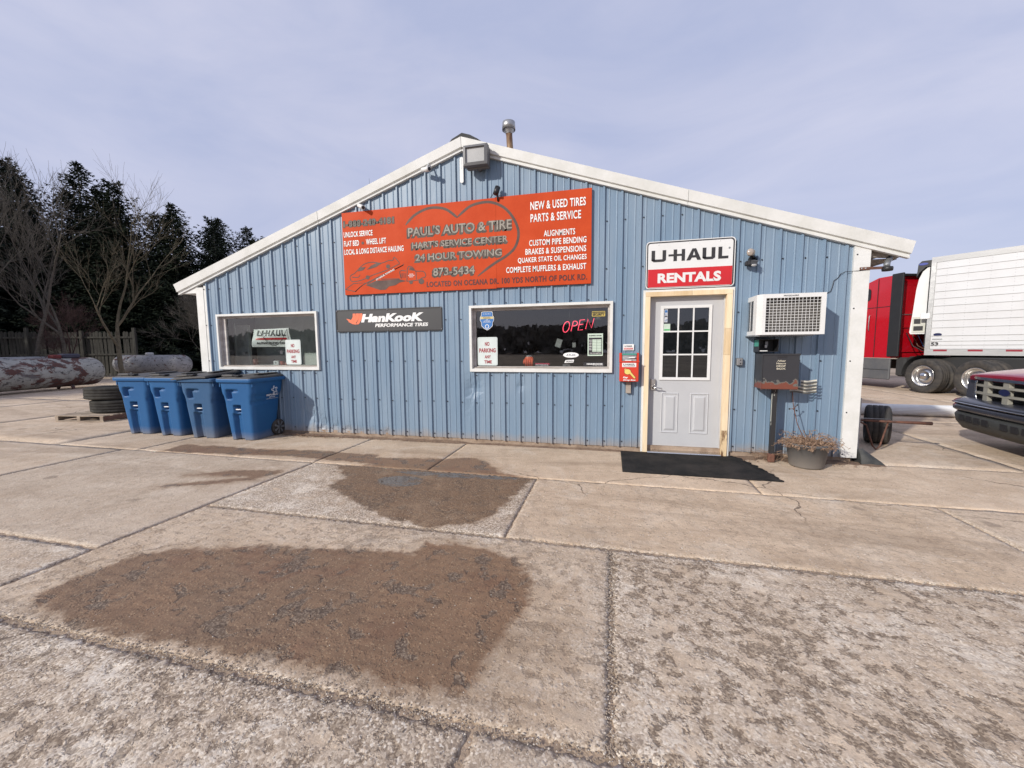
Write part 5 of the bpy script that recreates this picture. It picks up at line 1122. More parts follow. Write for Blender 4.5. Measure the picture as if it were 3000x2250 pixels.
for j in range(nl+1):
    for i in range(nl+1):
        u, v = i/nl, j/nl; x = -.305+.61*u; y = -.105+.73*v; z = .985+.028*math.sin(math.pi*u)*(.4+.6*math.sin(math.pi*min(1, v*1.0)))+.022*v
        if abs(u-.5) > .45 or v < .04: z -= .012
        q.v.append((x, y, z))
for j in range(nl):
    for i in range(nl): a = j*(nl+1)+i; q.f.append((a, a+1, a+nl+2, a+nl+1)); q.sm.append(True)
b_ = len(q.v); ring = [i for i in range(nl+1)]+[j*(nl+1)+nl for j in range(1, nl+1)]+[nl*(nl+1)+i for i in range(nl-1, -1, -1)]+[j*(nl+1) for j in range(nl-1, 0, -1)]
for r_ in ring: x, y, z = q.v[r_]; q.v.append((x, y, z-.020))
for k in range(len(ring)): k2 = (k+1) % len(ring); q.f.append((ring[k], b_+k, b_+k2, ring[k2])); q.sm.append(False)
q.box(-.22, -.02, -.09, -.02, 1.000, 1.030, bev=.006); q.box(.10, .22, .15, .55, 1.02, 1.034, bev=.005)
lid0 = q.build('lid', BINLID, bin0)
q = MB(); q.box(.0, .11, -.11, -.03, 1.004, 1.026, bev=.006); q.build('lid_grip', BLK, lid0)
MB().tube([(-.27, .615, .93), (-.27, .655, .975), (.27, .655, .975), (.27, .615, .93)], .013, 8).build('handle', BIN, bin0)
for s_ in (-1, 1):
    x = .245*s_; q = MB(); q.lathe([(.045, -.026), (.108, -.026), (.128, -.02), (.132, 0), (.128, .02), (.108, .026), (.045, .026)], (x, .45, .132), 'x', 28)
    wh_ = q.build('wheel', TYRE, bin0); h = MB(); h.lathe([(.0001, .020*s_), (.03, .022*s_), (.032, .008*s_)], (x, .45, .132), 'x', 14)
    for k in range(7):
        a = k*2*math.pi/7; ca, sa = math.cos(a), math.sin(a); r0, r1 = .028, .106
        pts_ = [(r0, -.010), (r1, -.018), (r1, .018), (r0, .010)]
        h.add([(x+.029*s_, .45+r*ca-t*sa, .132+r*sa+t*ca) for r, t in pts_], [(0, 1, 2, 3)])
    h.build('hub', GREYM, wh_)
MB().tube([(-.23, .44, .122), (.23, .44, .122)], .010, 8).build('axle', GREYM, bin0)
bspec = [(-5.945, -.575, 2.5, 1.0, 'blue wheeled bin with a white star logo at the right end of the row'),
         (-6.70, -.585, 6.0, 1.02, 'blue wheeled bin with a bent lid standing second from the right in the row'),
         (-7.42, -.56, 3.5, 1.0, 'blue wheeled bin third from the right, just beyond the white corner trim'),
         (-8.10, -.56, 6.5, 1.0, 'blue wheeled bin at the far left end of the row beside the pallet')]
bins = []
for i, (x, y, rz, s, lab) in enumerate(bspec):
    o = bin0 if i == 0 else copy_tree(bin0)
    o.location = (x, y, .002); o.rotation_euler = (0, 0, R(rz)); o['label'] = lab; bins.append(o)
BIN2 = M('faded blue bin plastic', (.032, .095, .205), .6, spec=.3, col2=(.045, .11, .215), vs=2, fine=.04, dirt_z=.2, dirt=(.18, .18, .19))
b1_ = [c for c in bins[1].children if c.name.startswith('body')][0]; b1_.data = b1_.data.copy(); b1_.data.materials[0] = BIN2
l1 = [c for c in bins[1].children if c.name.startswith('lid')][0]; l1.rotation_euler = (R(2.5), R(-3.5), 0); l1.location = (0, 0, .012)
# logo on the right side of the first bin: in its local frame, facing +x
q = MB(); 
def side(mb, y0, y1, z0, z1, s, bold): 
    t = MB(); text_geo(s, y0, y1, z0, z1, 0, t, bold=bold, facing='+x'); mb.v; mb.add([(.2335+.075*(z/.955)**.9+(.022 if z > .755 else .022*max(0, (z-.668)/.086)), y, z) for _, y, z in t.v], t.f)
side(q, .20, .44, .670, .700, 'REPUBLIC', .05); side(q, .26, .38, .642, .658, 'SERVICES', .04); side(q, .20, .44, .618, .632, 'republicservices.com', .02); q.build('logo_lettering', REPLOGO, bins[0], world=False, kind='stuff')
q = MB(); ribs_ = MB()
for k in range(5):
    a0 = k*2*math.pi/5+math.pi/2; P = []
    for t in range(9): a = a0-.55+1.5*t/8; r = .050-.020*(t/8); P.append((r*math.cos(a), r*math.sin(a)))
    P = [(.052*math.cos(a0-.1), .052*math.sin(a0-.1)), (.060*math.cos(a0+.25), .060*math.sin(a0+.25)), (.042*math.cos(a0+.55), .042*math.sin(a0+.55)), (.027*math.cos(a0+.62), .027*math.sin(a0+.62)), (.040*math.cos(a0+1.25), .040*math.sin(a0+1.25))]
    t_ = MB(); ribbon(t_, P, .011, 0, taper=False); q.add([(.335, .325+v[0], .765+v[2]) for v in t_.v], t_.f)
q.build('star_logo', REPLOGO, bins[0], world=False, kind='stuff')

# ------------------------------------------------------------------ pallet and truck tyres
pl_ = thing('pallet', 'weathered wooden pallet carrying two truck tyres at the left of the bins', 'pallet', (-11.2, -.02, 0), R(7.5))
for k in range(7): MB().box(.0, 1.10, .0+.175*k, .115+.175*k+(.03 if k % 3 else 0), .108, .126).build('deck_board', PALLET, pl_, world=False)
for x in (.0, .50, 1.05): MB().box(x, x+.05, .02, 1.16, .022, .107).build('stringer', PALLETD if x > 1 else PALLET, pl_, world=False)
for y in (0.0, .55, 1.06): MB().box(.0, 1.10, y, y+.10, .003, .021).build('bottom_board', PALLET, pl_, world=False)
for x in (.0, .50, 1.02):
    MB().box(x, x+.07, -.001, .018, .0215, .1075).build('block_end', PALLET, pl_, world=False)
tq = MB(); tyre(tq, (0, 0, .13), .52, .29, .26, 'z', 56); 
ty1 = tq.build('flat_truck_tyre', TYREOLD); ty1.location = (-10.60, .80, .128); tag(ty1, 'dusty black truck tyre lying flat directly on the pallet boards', 'tyre', 'truck tyres stacked on the pallet')
ty2 = ty1.copy(); COL.objects.link(ty2); ty2.location = (-10.68, .76, .392); ty2.rotation_euler = (R(-1), R(1), 1); ty2['label'] = 'dusty black truck tyre resting on top of the other tyre'

# ------------------------------------------------------------------ gas tanks
def tank(name, lab, c, ang, Ln, r, mat, dome_at=.5, dome=True, dz=.62, legs=True):
    t = thing(name, lab, 'tank', (c[0], c[1], 0), ang, 'old gas tanks by the fence'); q = MB(); prof = []
    for k in range(11): a = math.pi/2*k/10; prof.append((max(.001, r*math.sin(a)), -Ln/2+r*.62*(1-math.cos(a))))
    prof += [(r, -Ln/2+r*.62+.001+(Ln-2*r*.62)*k/6) for k in range(1, 6)]
    for k in range(10, -1, -1): a = math.pi/2*k/10; prof.append((max(.001, r*math.sin(a)), Ln/2-r*.62*(1-math.cos(a))))
    q.lathe(prof, (0, 0, dz), 'x', 44); q.build('shell', mat, t, world=False)
    for x in ((-Ln*.16, Ln*.2) if not dome else ()): MB().lathe([(r+.003, x-.012), (r+.010, x), (r+.003, x+.012)], (0, 0, dz), 'x', 44).build('weld_seam', mat, t, world=False)
    if dome: MB().lathe([(.16, 0), (.17, .02), (.165, .11), (.12, .135), (.0001, .14)], (Ln*(dome_at-.5), 0, dz+r-.01), 'z', 22).build('dome_cover', M('dull white dome', (.42, .42, .42), .6), t, world=False)
    if legs:
        for x in (-Ln*.26, Ln*.26):
            for s_ in (-1, 1): q = MB(); q.add([(x-.04, s_*r*.62, 0), (x+.04, s_*r*.62, 0), (x+.07, s_*r*.45, dz-r*.8), (x-.07, s_*r*.45, dz-r*.8), (x-.04, s_*r*.55, 0), (x+.04, s_*r*.55, 0), (x+.07, s_*r*.38, dz-r*.8), (x-.07, s_*r*.38, dz-r*.8)], [(0, 1, 2, 3), (7, 6, 5, 4), (0, 4, 5, 1), (1, 5, 6, 2), (3, 2, 6, 7), (0, 3, 7, 4)]); q.build('leg', mat, t, world=False)
    return t
tank('gas_tank', 'long white gas tank with red rust patches lying nearest at the far left', (-19.75, 3.62), R(101), 4.9, .53, TANK1, dome=False)
tank('gas_tank', 'grey white gas tank with a round dome cap behind the bins', (-23.1, 9.95), R(2), 4.35, .47, TANK2, .47, dz=.69)
tank('gas_tank', 'pale grey gas tank half hidden behind the long rusty one', (-24.6, 5.2), R(101), 4.4, .45, TANK2, dome=False, dz=.72)
for x, y, c, lab in ((-21.9, 5.35, (.16, .02, .02), 'dull red valve cover on top of the rusty gas tank'), (-21.3, 5.75, (.035, .035, .06), 'dark blue grey valve cover on top of the rusty gas tank')):
    pass
vc = [c for c in SC.objects if c.name == 'gas_tank'][0]
q = MB(); q.box(.9, 1.15, -.14, .14, 1.12, 1.27, bev=.03); q.build('valve_cover', M('dull red cover', (.15, .02, .02), .7), vc, world=False)
q = MB(); q.box(1.18, 1.75, -.16, .16, 1.13, 1.30, bev=.04); q.build('valve_cover', M('blue grey cover', (.05, .05, .075), .7), vc, world=False)

# ------------------------------------------------------------------ fence
fn = thing('picket_fence', 'grey weathered wooden fence with close pointed boards behind the gas tanks', 'fence', (-27, 9.4, 0))
FA, FB = Vector((-36.5, 5.6, 0)), Vector((-25.2, 10.65, 0)); fd = (FB-FA).normalized(); fl_ = (FB-FA).length; fa_ = math.atan2(fd.y, fd.x)
pk = []
for v_ in range(3):
    q = MB(); w_ = .150-.012*v_; h = 2.40; q.prism([(-w_/2, .05), (w_/2, .05), (w_/2, h-.07), (w_/2-.035, h), (-w_/2+.035, h), (-w_/2, h-.07)], -.01, .01); ob = q.build('picket', WOODG, fn, world=False); pk.append(ob.data); bpy.data.objects.remove(ob)
rnd = random.Random(2); s_ = 0; i = 0
while s_ < fl_:
    p_ = FA+fd*s_-Vector(fn.location); g_ = .158 if rnd.random() > .1 else .19
    inst('picket', pk[i % 3], fn, (p_.x, p_.y, rnd.uniform(-.04, .03)), (0, rnd.gauss(0, .012), fa_)); s_ += g_; i += 1
k = 0
while k*2.4 < fl_:
    p_ = FA+fd*(k*2.4+.4)-Vector(fn.location); q = MB(); q.box(-.06, .06, -.14, -.02, 0, 2.60 if k % 2 else 2.45); ob = q.build('post', WOODG, fn, world=False); ob.location = p_; ob.rotation_euler = (0, 0, fa_); k += 1
for z in (1.15, 2.05): q = MB(); q.box(0, fl_, -.06, -.015, z, z+.09); ob = q.build('rail', WOODG, fn, world=False); ob.location = FA-Vector(fn.location); ob.rotation_euler = (0, 0, fa_)

# ------------------------------------------------------------------ trees
def spruce_mesh(seed, H, Rb, dens=1.0):
    rnd = random.Random(seed); tr = MB(); tr.tube([(0, 0, 0), (.03, 0, H*.5), (0, 0, H)], [.17*H/11, .10*H/11, .01], 8); mb = MB(); V, Fc = mb.v, mb.f
    z = H*.03; up = Vector((0, 0, 1))
    def blade(p, t, wd):
        e = t.cross(Vector((rnd.gauss(0, .6), rnd.gauss(0, .6), 1)))
        if e.length < 1e-6: return
        e = e.normalized()*wd; m_ = p+t*.42; b = len(V); V.extend((tuple(p), tuple(m_+e), tuple(p+t), tuple(m_-e))); Fc.append((b, b+1, b+2, b+3))
    lop = [rnd.uniform(.86, 1.14) for _ in range(12)]
    while z < H*.985:
        t = z/H; rr = Rb*(1-t)**.98*(1+.10*math.sin(z*2.6+seed*2))*(.92 if t > .10 else .75+1.7*t)+.10+.10*math.sin(z*4.3+seed); nb = int((7+8*(1-t))*dens)
        for b in range(nb):
            a = rnd.random()*6.283; ln = rr*rnd.uniform(.55, 1.08)*lop[int(a/6.2832*12) % 12]; dr = rnd.uniform(.05, .30)*(1.15-t) if t < .75 else -rnd.uniform(.1, .7)
            d = Vector((math.cos(a), math.sin(a), 0)); sd = Vector((-d.y, d.x, 0)); n = max(3, int(ln/.20))
            for k in range(1, n+1):
                s = k/n; p = Vector((0, 0, z))+d*ln*s+up*(-dr*ln*s+.20*ln*s*s)
                for side_ in (-1, 1):
                    if rnd.random() < .08: continue
                    tl = (.16+.42*(1-s)*min(1, ln/1.5))*rnd.uniform(.7, 1.25)
                    td = (d*rnd.uniform(.4, .9)+sd*side_*rnd.uniform(.4, 1)+up*rnd.uniform(-.5, .12)).normalized(); blade(p, td*tl, rnd.uniform(.035, .062))
                    q0 = p+td*tl*rnd.uniform(.3, .8); blade(q0, (td+Vector((rnd.gauss(0, .6), rnd.gauss(0, .6), rnd.gauss(-.35, .4)))).normalized()*tl*.6, .038)
            p = Vector((0, 0, z))+d*ln+up*(-dr*ln+.20*ln)
            for _ in range(3): blade(p, (d+Vector((rnd.gauss(0, .4), rnd.gauss(0, .4), rnd.uniform(-.1, .7)))).normalized()*rnd.uniform(.14, .28), .030)
        z += rnd.uniform(.15, .24)*(.8+.5*(1-t))
    for k in range(5): blade(Vector((0, 0, H*.97+k*.06)), Vector((rnd.gauss(0, .12), rnd.gauss(0, .12), .25)), .03)
    mb.sm = [False]*len(mb.f); return tr, mb
protos = [spruce_mesh(1, 12.0, 6.0, 1.3), spruce_mesh(2, 11.2, 5.6, 1.35), spruce_mesh(3, 12.5, 6.3, 1.2)]
pmesh = []
for i, (tr, mb) in enumerate(protos):
    o1 = tr.build('trunk', BARK); o2 = mb.build('crown', (NEEDLE, NEEDLE2, NEEDLE)[i]); pmesh.append((o1.data, o2.data)); bpy.data.objects.remove(o1); bpy.data.objects.remove(o2)
sp = [(-41.6, 14.6, 1.23, 0, 'tall dark spruce at the far left edge behind the bare trees'), (-38.3, 13.0, 1.19, 1, 'tall dark spruce with a ragged top left of the bare trunk'), (-36.2, 14.6, .98, 2, 'broad dark spruce with drooping limbs behind the fence'),
      (-32.6, 15.0, 1.055, 0, 'dark spruce with a narrow tip behind the lone bare tree'), (-31.3, 16.5, .98, 1, 'dark spruce filling the gap right of the lone bare tree'), (-29.2, 16.1, .90, 2, 'dark spruce third from the roof end, with blunt top'), (-26.6, 16.8, .868, 1, 'dark spruce with a sharp spire left of the roof end'),
      (-24.9, 18.3, .76, 0, 'shorter dark spruce right against the roof end'), (-24.1, 18.3, .735, 2, 'small spruce top poking over the white roof trim'), (-22.9, 17.9, .755, 1, 'small brownish spruce tip just above the roof slope'),
      (-44.5, 11, 1.2, 2, 'dark spruce cut off by the left edge of the view'), (-40, 9.2, .85, 0, 'lower dark spruce behind the left end of the fence'), (-27.8, 20.5, .9, 0, 'dark spruce in the second row near the roof end'), (-34.5, 20, 1.1, 1, 'dark spruce in the second row behind the middle of the fence'),
      (-38.5, 18, 1.15, 0, 'dark spruce in the second row at the left'), (-31, 21, .95, 2, 'dark spruce in the second row behind the lone bare tree'), (-45, 16.5, 1.3, 1, 'dark spruce in the second row at the left edge'), (-36.5, 17.5, 1.12, 1, 'dark spruce in the second row left of the lone bare tree'), (-29.3, 19, .93, 0, 'dark spruce in the second row left of the sharp spire'), (-25.9, 20, .80, 1, 'low dark spruce in the second row at the roof end'), (-42.5, 19, 1.33, 2, 'dark spruce in the second row behind the far left trees'),
      (-26.0, -4.6, .9, 0, 'unseen dark spruce added to shade the gas tanks, near end of its row'), (-31.0, -1.2, 1.0, 1, 'unseen dark spruce added to shade the tanks, second from the near end of its row'), (-37.0, 1.6, 1.0, 2, 'unseen dark spruce added to shade the tanks, third from the near end of its row'), (-43.5, 4.2, 1.05, 0, 'unseen dark spruce added to shade the tanks, far end of its row')]  # these four stand out of view, added to cast shade on tanks and fence
for i, (x, y, s, k, lab) in enumerate(sp):
    t = thing('spruce_tree', lab, 'tree', (x, y, 0), i*1.3, 'dark spruces beyond the fence'); t.scale = (s*(.97+.06*(i % 2)), s, s)
    inst('trunk', pmesh[k][0], t); inst('crown', pmesh[k][1], t)
def bare(name, lab, base, H, seed, r0, mat, levels=4, spread=.55, lean=(0, 0), group=None, split=.35, nkids=3, wig=.06):
    rnd = random.Random(seed); tr = MB(); cr_ = MB()
    def grow(p, d, ln, r, lv, mb):
        n = 5; P = [Vector(p)]; q = Vector(d)
        for k in range(n): q = (q+Vector((rnd.gauss(0, wig), rnd.gauss(0, wig), rnd.gauss(0, wig*.6)+.03))).normalized(); P.append(P[-1]+q*ln/n)
        rs = [r*(1-.45*k/n) for k in range(n+1)]; mb.tube(P, rs, 6 if lv < 2 else 4, cap=False)
        if lv >= levels: return
        kids = nkids+(1 if lv > 1 else 0)
        for k in range(kids):
            s = rnd.uniform(split if lv else .45, 1.0) if k else 1.0; i = min(n-1, int(s*n)); pp = P[i].lerp(P[min(i+1, n)], s*n-i) if s < 1 else P[n]
            a = rnd.random()*6.283; u = q.cross(Vector((0, 0, 1)) if abs(q.z) < .95 else Vector((1, 0, 0))).normalized(); v = q.cross(u); sp_ = spread*rnd.uniform(.5, 1.2) if k else spread*.3
            nd = (q*math.cos(sp_)+(u*math.cos(a)+v*math.sin(a))*math.sin(sp_)); nd.z += .12; nd.normalize()
            grow(pp, nd, ln*rnd.uniform(.55, .80), max(.0045, r*.52*rnd.uniform(.65, 1.05)), lv+1, cr_)
    t = thing(name, lab, 'tree', base, 0, group)
    grow((0, 0, 0), Vector((lean[0], lean[1], 1)).normalized(), H*.42, r0, 0, tr)
    tr.build('trunk', mat, t, world=False); cr_.build('crown', mat, t, world=False); return t
bare('bare_tree', 'slim bare tree with a yellowish trunk right of the fence', (-22.6, 8.35, 0), 7.6, 27, .115, BARK2, 5, .66, (-.04, 0), 'bare trees before the spruces', nkids=3, split=.2)
for i, (x, y, H, sd, lab) in enumerate(((-26.0, 5.6, 9.3, 31, 'tall bare tree at the far left edge of the yard'), (-25.4, 6.7, 8.6, 32, 'leaning bare tree near the left end of the fence'), (-24.8, 7.3, 6.6, 33, 'shorter bare tree between the tall ones and the fence posts'), (-27.8, 5.0, 8.2, 35, 'bare grey tree cut off by the left edge'))):
    bare('bare_tree', lab, (x, y, 0), H, sd, .10, BARK, 5, .66, ((-.12, 0), (.22, .02), (.35, .1), (.1, 0))[i], 'bare trees before the spruces')
bare('bare_shrub', 'reddish bare shrub arching over the fence', (-26.2, 8.3, 0), 3.9, 41, .06, TWIGR, 5, .8, (.35, .05), None, wig=.12, nkids=4)
bare('bare_shrub', 'tangle of grey bare brush at the foot of the spruces', (-22.8, 12.3, 0), 4.2, 43, .05, BARK, 5, .8, (.15, .0), None, wig=.12, nkids=4)

# ------------------------------------------------------------------ lorry: tractor and refrigerated trailer
tt = thing('truck_tractor', 'red truck tractor with tall sleeper cab seen from behind', 'truck', (8.31, 8.41, 0), math.atan2(-.951, .309))
# local frame: +x to the rear, +y away from the camera side ... (x=S, y=N) ; N is to the left of S so y is N
def TB(): return MB()
def lb(mb, name, mat, par=None): return mb.build(name, mat, par or tt, world=False)
q = TB(); q.prism([(-3.3, .98), (-.98, .98), (-.96, 3.50), (-1.5, 3.50), (-2.4, 3.20), (-3.3, 2.75)], .02, 2.20); lb(q, 'sleeper_cab', TRUCKRED)
q = TB(); q.box(-1.50, -1.485, .006, .019, 1.0, 3.46); lb(q, 'panel_seam', TRIMGREY); q = TB(); q.box(-3.2, -1.0, .008, .019, 2.565, 2.58); lb(q, 'panel_seam', TRIMGREY)
q = TB(); q.prism([(-3.3, 2.72), (-2.4, 3.10), (-1.5, 3.44), (-1.1, 3.50), (-1.1, 3.53), (-1.5, 3.52), (-2.4, 3.24), (-3.3, 2.78)], .3, 1.9); lb(q, 'roof_fairing', TRUCKRED)
q = TB(); q.box(-1.06, -.72, -.02, .04, 1.03, 3.54, bev=.012); lb(q, 'side_extender', TRIMGREY); q = TB(); q.box(-1.06, -.72, 2.18, 2.24, 1.03, 3.54, bev=.012); lb(q, 'side_extender', TRIMGREY)
q = TB(); q.box(-1.0, -.85, .05, 2.17, 3.46, 3.53, bev=.01); lb(q, 'roof_trim', TRIMGREY)
q = TB(); 
for a, b, c, d in ((.25, .95, 1.9, 3.2), (1.15, 1.95, 1.9, 3.2), (.2, 2.0, 1.15, 1.75)): q = TB(); q.box(-.975, -.945, a, b, c, d, bev=.012); lb(q, 'rear_panel', TRUCKRED)
q = TB(); q.box(-.95, -.92, .10, 2.1, 2.30, 2.325); lb(q, 'grab_rail', GALV); q = TB(); q.tube([(-.90, .20, 2.25), (-.88, .20, 1.7)], .014, 8); lb(q, 'grab_handle', GALV)
for y, c in ((.45, BLK), (.62, RUST), (.80, BLUEST)):
    q = TB(); q.tube([(-.92, y, 1.75), (-.75, y+.05, 1.35), (-.5, y+.1, 1.2), (-.2, y+.2, 1.22)], .014, 8); lb(q, 'air_hose', c)
q = TB(); q.prism(rounded(-2.02, -1.72, 2.80, 3.20, .10), .004, .018); wn_ = lb(q, 'sleeper_window', BLK); 
q = TB(); q.tube([(-1.69, -.01, 2.35), (-1.69, -.03, 2.30), (-1.69, -.03, 1.9), (-1.69, -.01, 1.85)], .012, 8); lb(q, 'grab_handle', GALV)
q = TB(); q.box(-3.2, -.98, .03, .10, .30, .96, bev=.02); lb(q, 'side_skirt', SKIRTG); q = TB(); q.box(-3.2, -1.0, .020, .029, .60, .612); lb(q, 'skirt_seam', BLK)
txt_ = MB(); 
for k in range(4): txt_ = MB().box(-1.93, -1.86+.01*(k % 2), .012, .019, 1.22+.075*k, 1.27+.075*k); lb(txt_, 'door_print', PRINTW)
q = TB(); q.box(-3.9, 2.2, .75, .86, .62, .90); q.box(-3.9, 2.2, 1.36, 1.47, .62, .90); lb(q, 'chassis_rail', BLK2)
q = TB(); q.box(-.85, .1, .2, 2.0, .90, .93); lb(q, 'deck_plate', BLK2); q = TB(); q.box(.2, 1.1, .62, 1.6, .93, 1.02, bev=.02); lb(q, 'coupling_plate', BLK2)
q = TB(); 
def fender(cx):
    mb = TB(); n = 9
    for y in (.02, .60):
        for k in range(n+1): a = math.pi*(.08+.42*k/n)+math.pi/2; mb.v.append((cx+.60*math.cos(a), y, .50+.60*math.sin(a)))
    for k in range(n): mb.f.append((k, k+1, n+2+k, n+1+k)); mb.sm.append(True)
    return mb
lb(fender(0), 'fender', BLK2); q = TB(); q.box(-.84, 2.3, .50, 1.5, .64, 1.03, bev=.02); lb(q, 'chassis_body', BLK2); q = TB(); q.box(-.9, -.60, .12, .6, .42, 1.0, bev=.05); lb(q, 'battery_box', BLK2)
q = TB(); q.box(-.55, -.52, .55, .95, .30, .9); lb(q, 'mud_flap', BLK2)
def truck_wheel(par, cx, cy, s):
    """s=-1 outer face towards -y"""
    q = MB(); tyre(q, (cx, cy+.14*(-s), .49), .490, .285, .27, 'y', 48, tread=40); wv_ = q.build('wheel', TYRE, par, world=False)
    f = cy+(.0 if s < 0 else .28); d = s
    q = MB(); q.lathe([(.288, f+.03*-d), (.298, f+.012*-d), (.285, f+.012*-d), (.262, f+.06*-d), (.255, f+.12*-d), (.235, f+.13*-d), (.13, f+.125*-d), (.115, f+.11*-d)], (cx, 0, .49), 'y', 36); q.build('rim', ALU, wv_, world=False)
    q = MB(); q.lathe([(.115, f+.115*-d), (.105, f+.03*-d), (.085, f-.005*-d), (.0001, f-.02*-d)], (cx, 0, .49), 'y', 24); q.build('hub_cap', CHROME, wv_, world=False)
    q = MB()
    for k in range(10):
        a = k*.6283+.3; q.lathe([(.024, f+.1285*-d), (.0001, f+.128*-d)], (cx+.185*math.cos(a), 0, .49+.185*math.sin(a)), 'y', 10)
    q.build('hand_holes', BLK, wv_, world=False, kind='stuff'); return wv_
for cx in (0, 1.235):
    truck_wheel(tt, cx, .0, -1); q = MB(); tyre(q, (cx, .47, .49), .49, .285, .26, 'y', 40, tread=40); q.build('inner_wheel', TYRE, tt, world=False)
    truck_wheel(tt, cx, 1.92, 1); q = MB(); tyre(q, (cx, 1.75, .49), .49, .285, .26, 'y', 32); q.build('inner_wheel', TYRE, tt, world=False)
    q = MB(); q.tube([(cx, .3, .49), (cx, 1.9, .49)], .07, 10); q.build('axle', BLK2, tt, world=False)
# front of the tractor (hidden behind the shop from here)
q = TB(); q.prism([(-4.6, 1.0), (-3.31, 1.0), (-3.31, 2.6), (-3.6, 2.55), (-4.2, 1.9), (-4.6, 1.75)], .05, 2.17); lb(q, 'day_cab', TRUCKRED); q = TB(); q.prism([(-6.0, .55), (-4.61, .55), (-4.61, 1.72), (-5.6, 1.45), (-6.0, 1.15)], .15, 2.07); lb(q, 'hood', TRUCKRED)
q = TB(); q.prism([(-4.19, 1.93), (-3.62, 2.52), (-3.60, 2.50), (-4.16, 1.91)], .2, 2.0); lb(q, 'windscreen', BLK); q = TB(); q.box(-6.15, -6.01, .1, 2.1, .3, .6, bev=.03); lb(q, 'bumper', CHROME)
for cy, s_ in ((.0, -1), (1.92, 1)): truck_wheel(tt, -5.2, cy, s_)

tl = thing('refrigerated_trailer', 'long white ribbed refrigerated trailer marked 53 parked behind the pickup', 'trailer', (8.42, 8.58, 0), math.atan2(-.695, .719))
LT, WT, Z0, Z1 = 14.6, 2.42, 1.085, 3.84
q = TB(); q.box(0, LT, .03, WT-.03, Z0+.02, Z1-.02); lb(q, 'box_body', TRAILW, tl)
zr = [1.26, 1.37, 1.48, 1.63, 1.86, 2.06, 2.25, 2.47, 2.67, 2.87, 3.10, 3.31, 3.50, 3.69]
for y0, y1 in ((.008, .028), (WT-.028, WT-.008)):
    for a, b in zip(zr[:-1], zr[1:]): MB().box(.11, LT-.1, y0, y1, a+.005, b-.005).build('side_plank', TRAILW, tl, world=False)
q = TB()
for z in zr[1:-1]: q.box(.11, LT-.1, -.004, .0075, z-.005, z+.006)
q.build('snap_ribs', TRAILR, tl, world=False, kind='stuff')
for y0, y1 in ((-.004, .03), (WT-.03, WT+.004)):
    MB().box(.0, LT, y0, y1, 3.69, 3.84).build('top_rail', TRAILR, tl, world=False); MB().box(.0, LT, y0, y1, 1.085, 1.255).build('bottom_rail', TRAILR, tl, world=False)
    MB().box(.0, .10, y0, y1, 1.256, 3.689).build('corner_post', GALV, tl, world=False)
q = TB(); x = .32
while x < LT-.2:
    z = 1.32
    while z < 3.66: q.lathe([(.006, .0075), (.0001, .002)], (x, 0, z), 'y', 5, smooth=False); z += .075
    x += .40
q.build('rivets', GREYM, tl, world=False, kind='stuff')
x = .05; k = 0
while x < 6:
    q = TB(); q.box(x, x+.13, -.0075, -.0045, 1.195, 1.245); lb(q, 'reflector_tape', M('silver tape', (.42, .42, .42), .35) if k == 0 else bpy.data.materials['silver tape'], tl)
    q = TB(); q.box(x+.131, x+.40, -.0075, -.0045, 1.195, 1.245); lb(q, 'reflector_tape', M('red tape', (.28, .015, .03), .35) if k == 0 else bpy.data.materials['red tape'], tl); x += .66; k += 1
t_ = MB(); text_geo("53", .12, .27, 1.345, 1.455, -.003, t_, bold=.05); lb(t_, 'lettering', BLACKP, tl)
q = TB(); q.add([(.24+.085*math.cos(k*.2618), -.003, 1.665+.045*math.sin(k*.2618)) for k in range(24)], [tuple(range(24))]); lb(q, 'oval_badge', NAVY, tl); q = TB(); q.box(.14, .34, -.003, -.001, 1.525, 1.55); lb(q, 'maker_strip', GREYM, tl)
# cooling unit on the nose
q = TB(); n = 10; P = []
for k in range(n+1): a = math.pi/2*k/n; P.append((-.02-.44*math.cos(a)**.6 if k < n else -.02, 3.10+.50*math.sin(a)))
q.prism([(-.03, 1.72), (-.46, 1.72), (-.46, 2.3)][::-1]+[], .3, 2.1) if False else None
pro = [(-.03, 1.70), (-.03, 3.62), (-.12, 3.60), (-.21, 3.50), (-.28, 3.30), (-.32, 3.0), (-.36, 2.3), (-.40, 1.75), (-.37, 1.70)]
q.prism(pro, .20, 2.22); cu_ = lb(q, 'cooling_unit', WHITE2, tl)
q = TB(); q.prism([(-.03, 3.63), (-.03, 3.80), (-.24, 3.80), (-.31, 3.72), (-.33, 3.35), (-.28, 3.47), (-.15, 3.62)], .16, 2.26); lb(q, 'unit_hood', BLK, tl); q = TB(); q.box(-.03, 0, .02, 2.4, 1.3, 3.6); lb(q, 'nose_panel', TRIMGREY, tl)
q = TB(); q.box(-.35, -.06, .185, .199, 1.74, 2.20); lb(q, 'control_panel', M('cream panel', (.55, .55, .48), .5), cu_)
q = TB(); q.box(-.31, -.17, .172, .184, 2.00, 2.14); lb(q, 'display', BLK, tl); q = TB(); q.box(-.31, -.11, .172, .184, 1.80, 1.93); lb(q, 'vent_grille', BLK, tl); q = TB(); q.box(-.14, .06, -.03, .02, 2.12, 2.28, bev=.01); lb(q, 'document_box', WHITE2, tl)
q = TB(); q.add([(-.20+.10*math.cos(k*.2618), .150, 3.71+.035*math.sin(k*.2618)) for k in range(24)], [tuple(range(24))]); lb(q, 'oval_badge', M('blue badge', (.05, .07, .30), .4), tl)
q = TB(); q.box(.4, LT-.3, .7, .82, .90, 1.08); q.box(.4, LT-.3, 1.6, 1.72, .90, 1.08); lb(q, 'frame_rail', BLK2, tl)
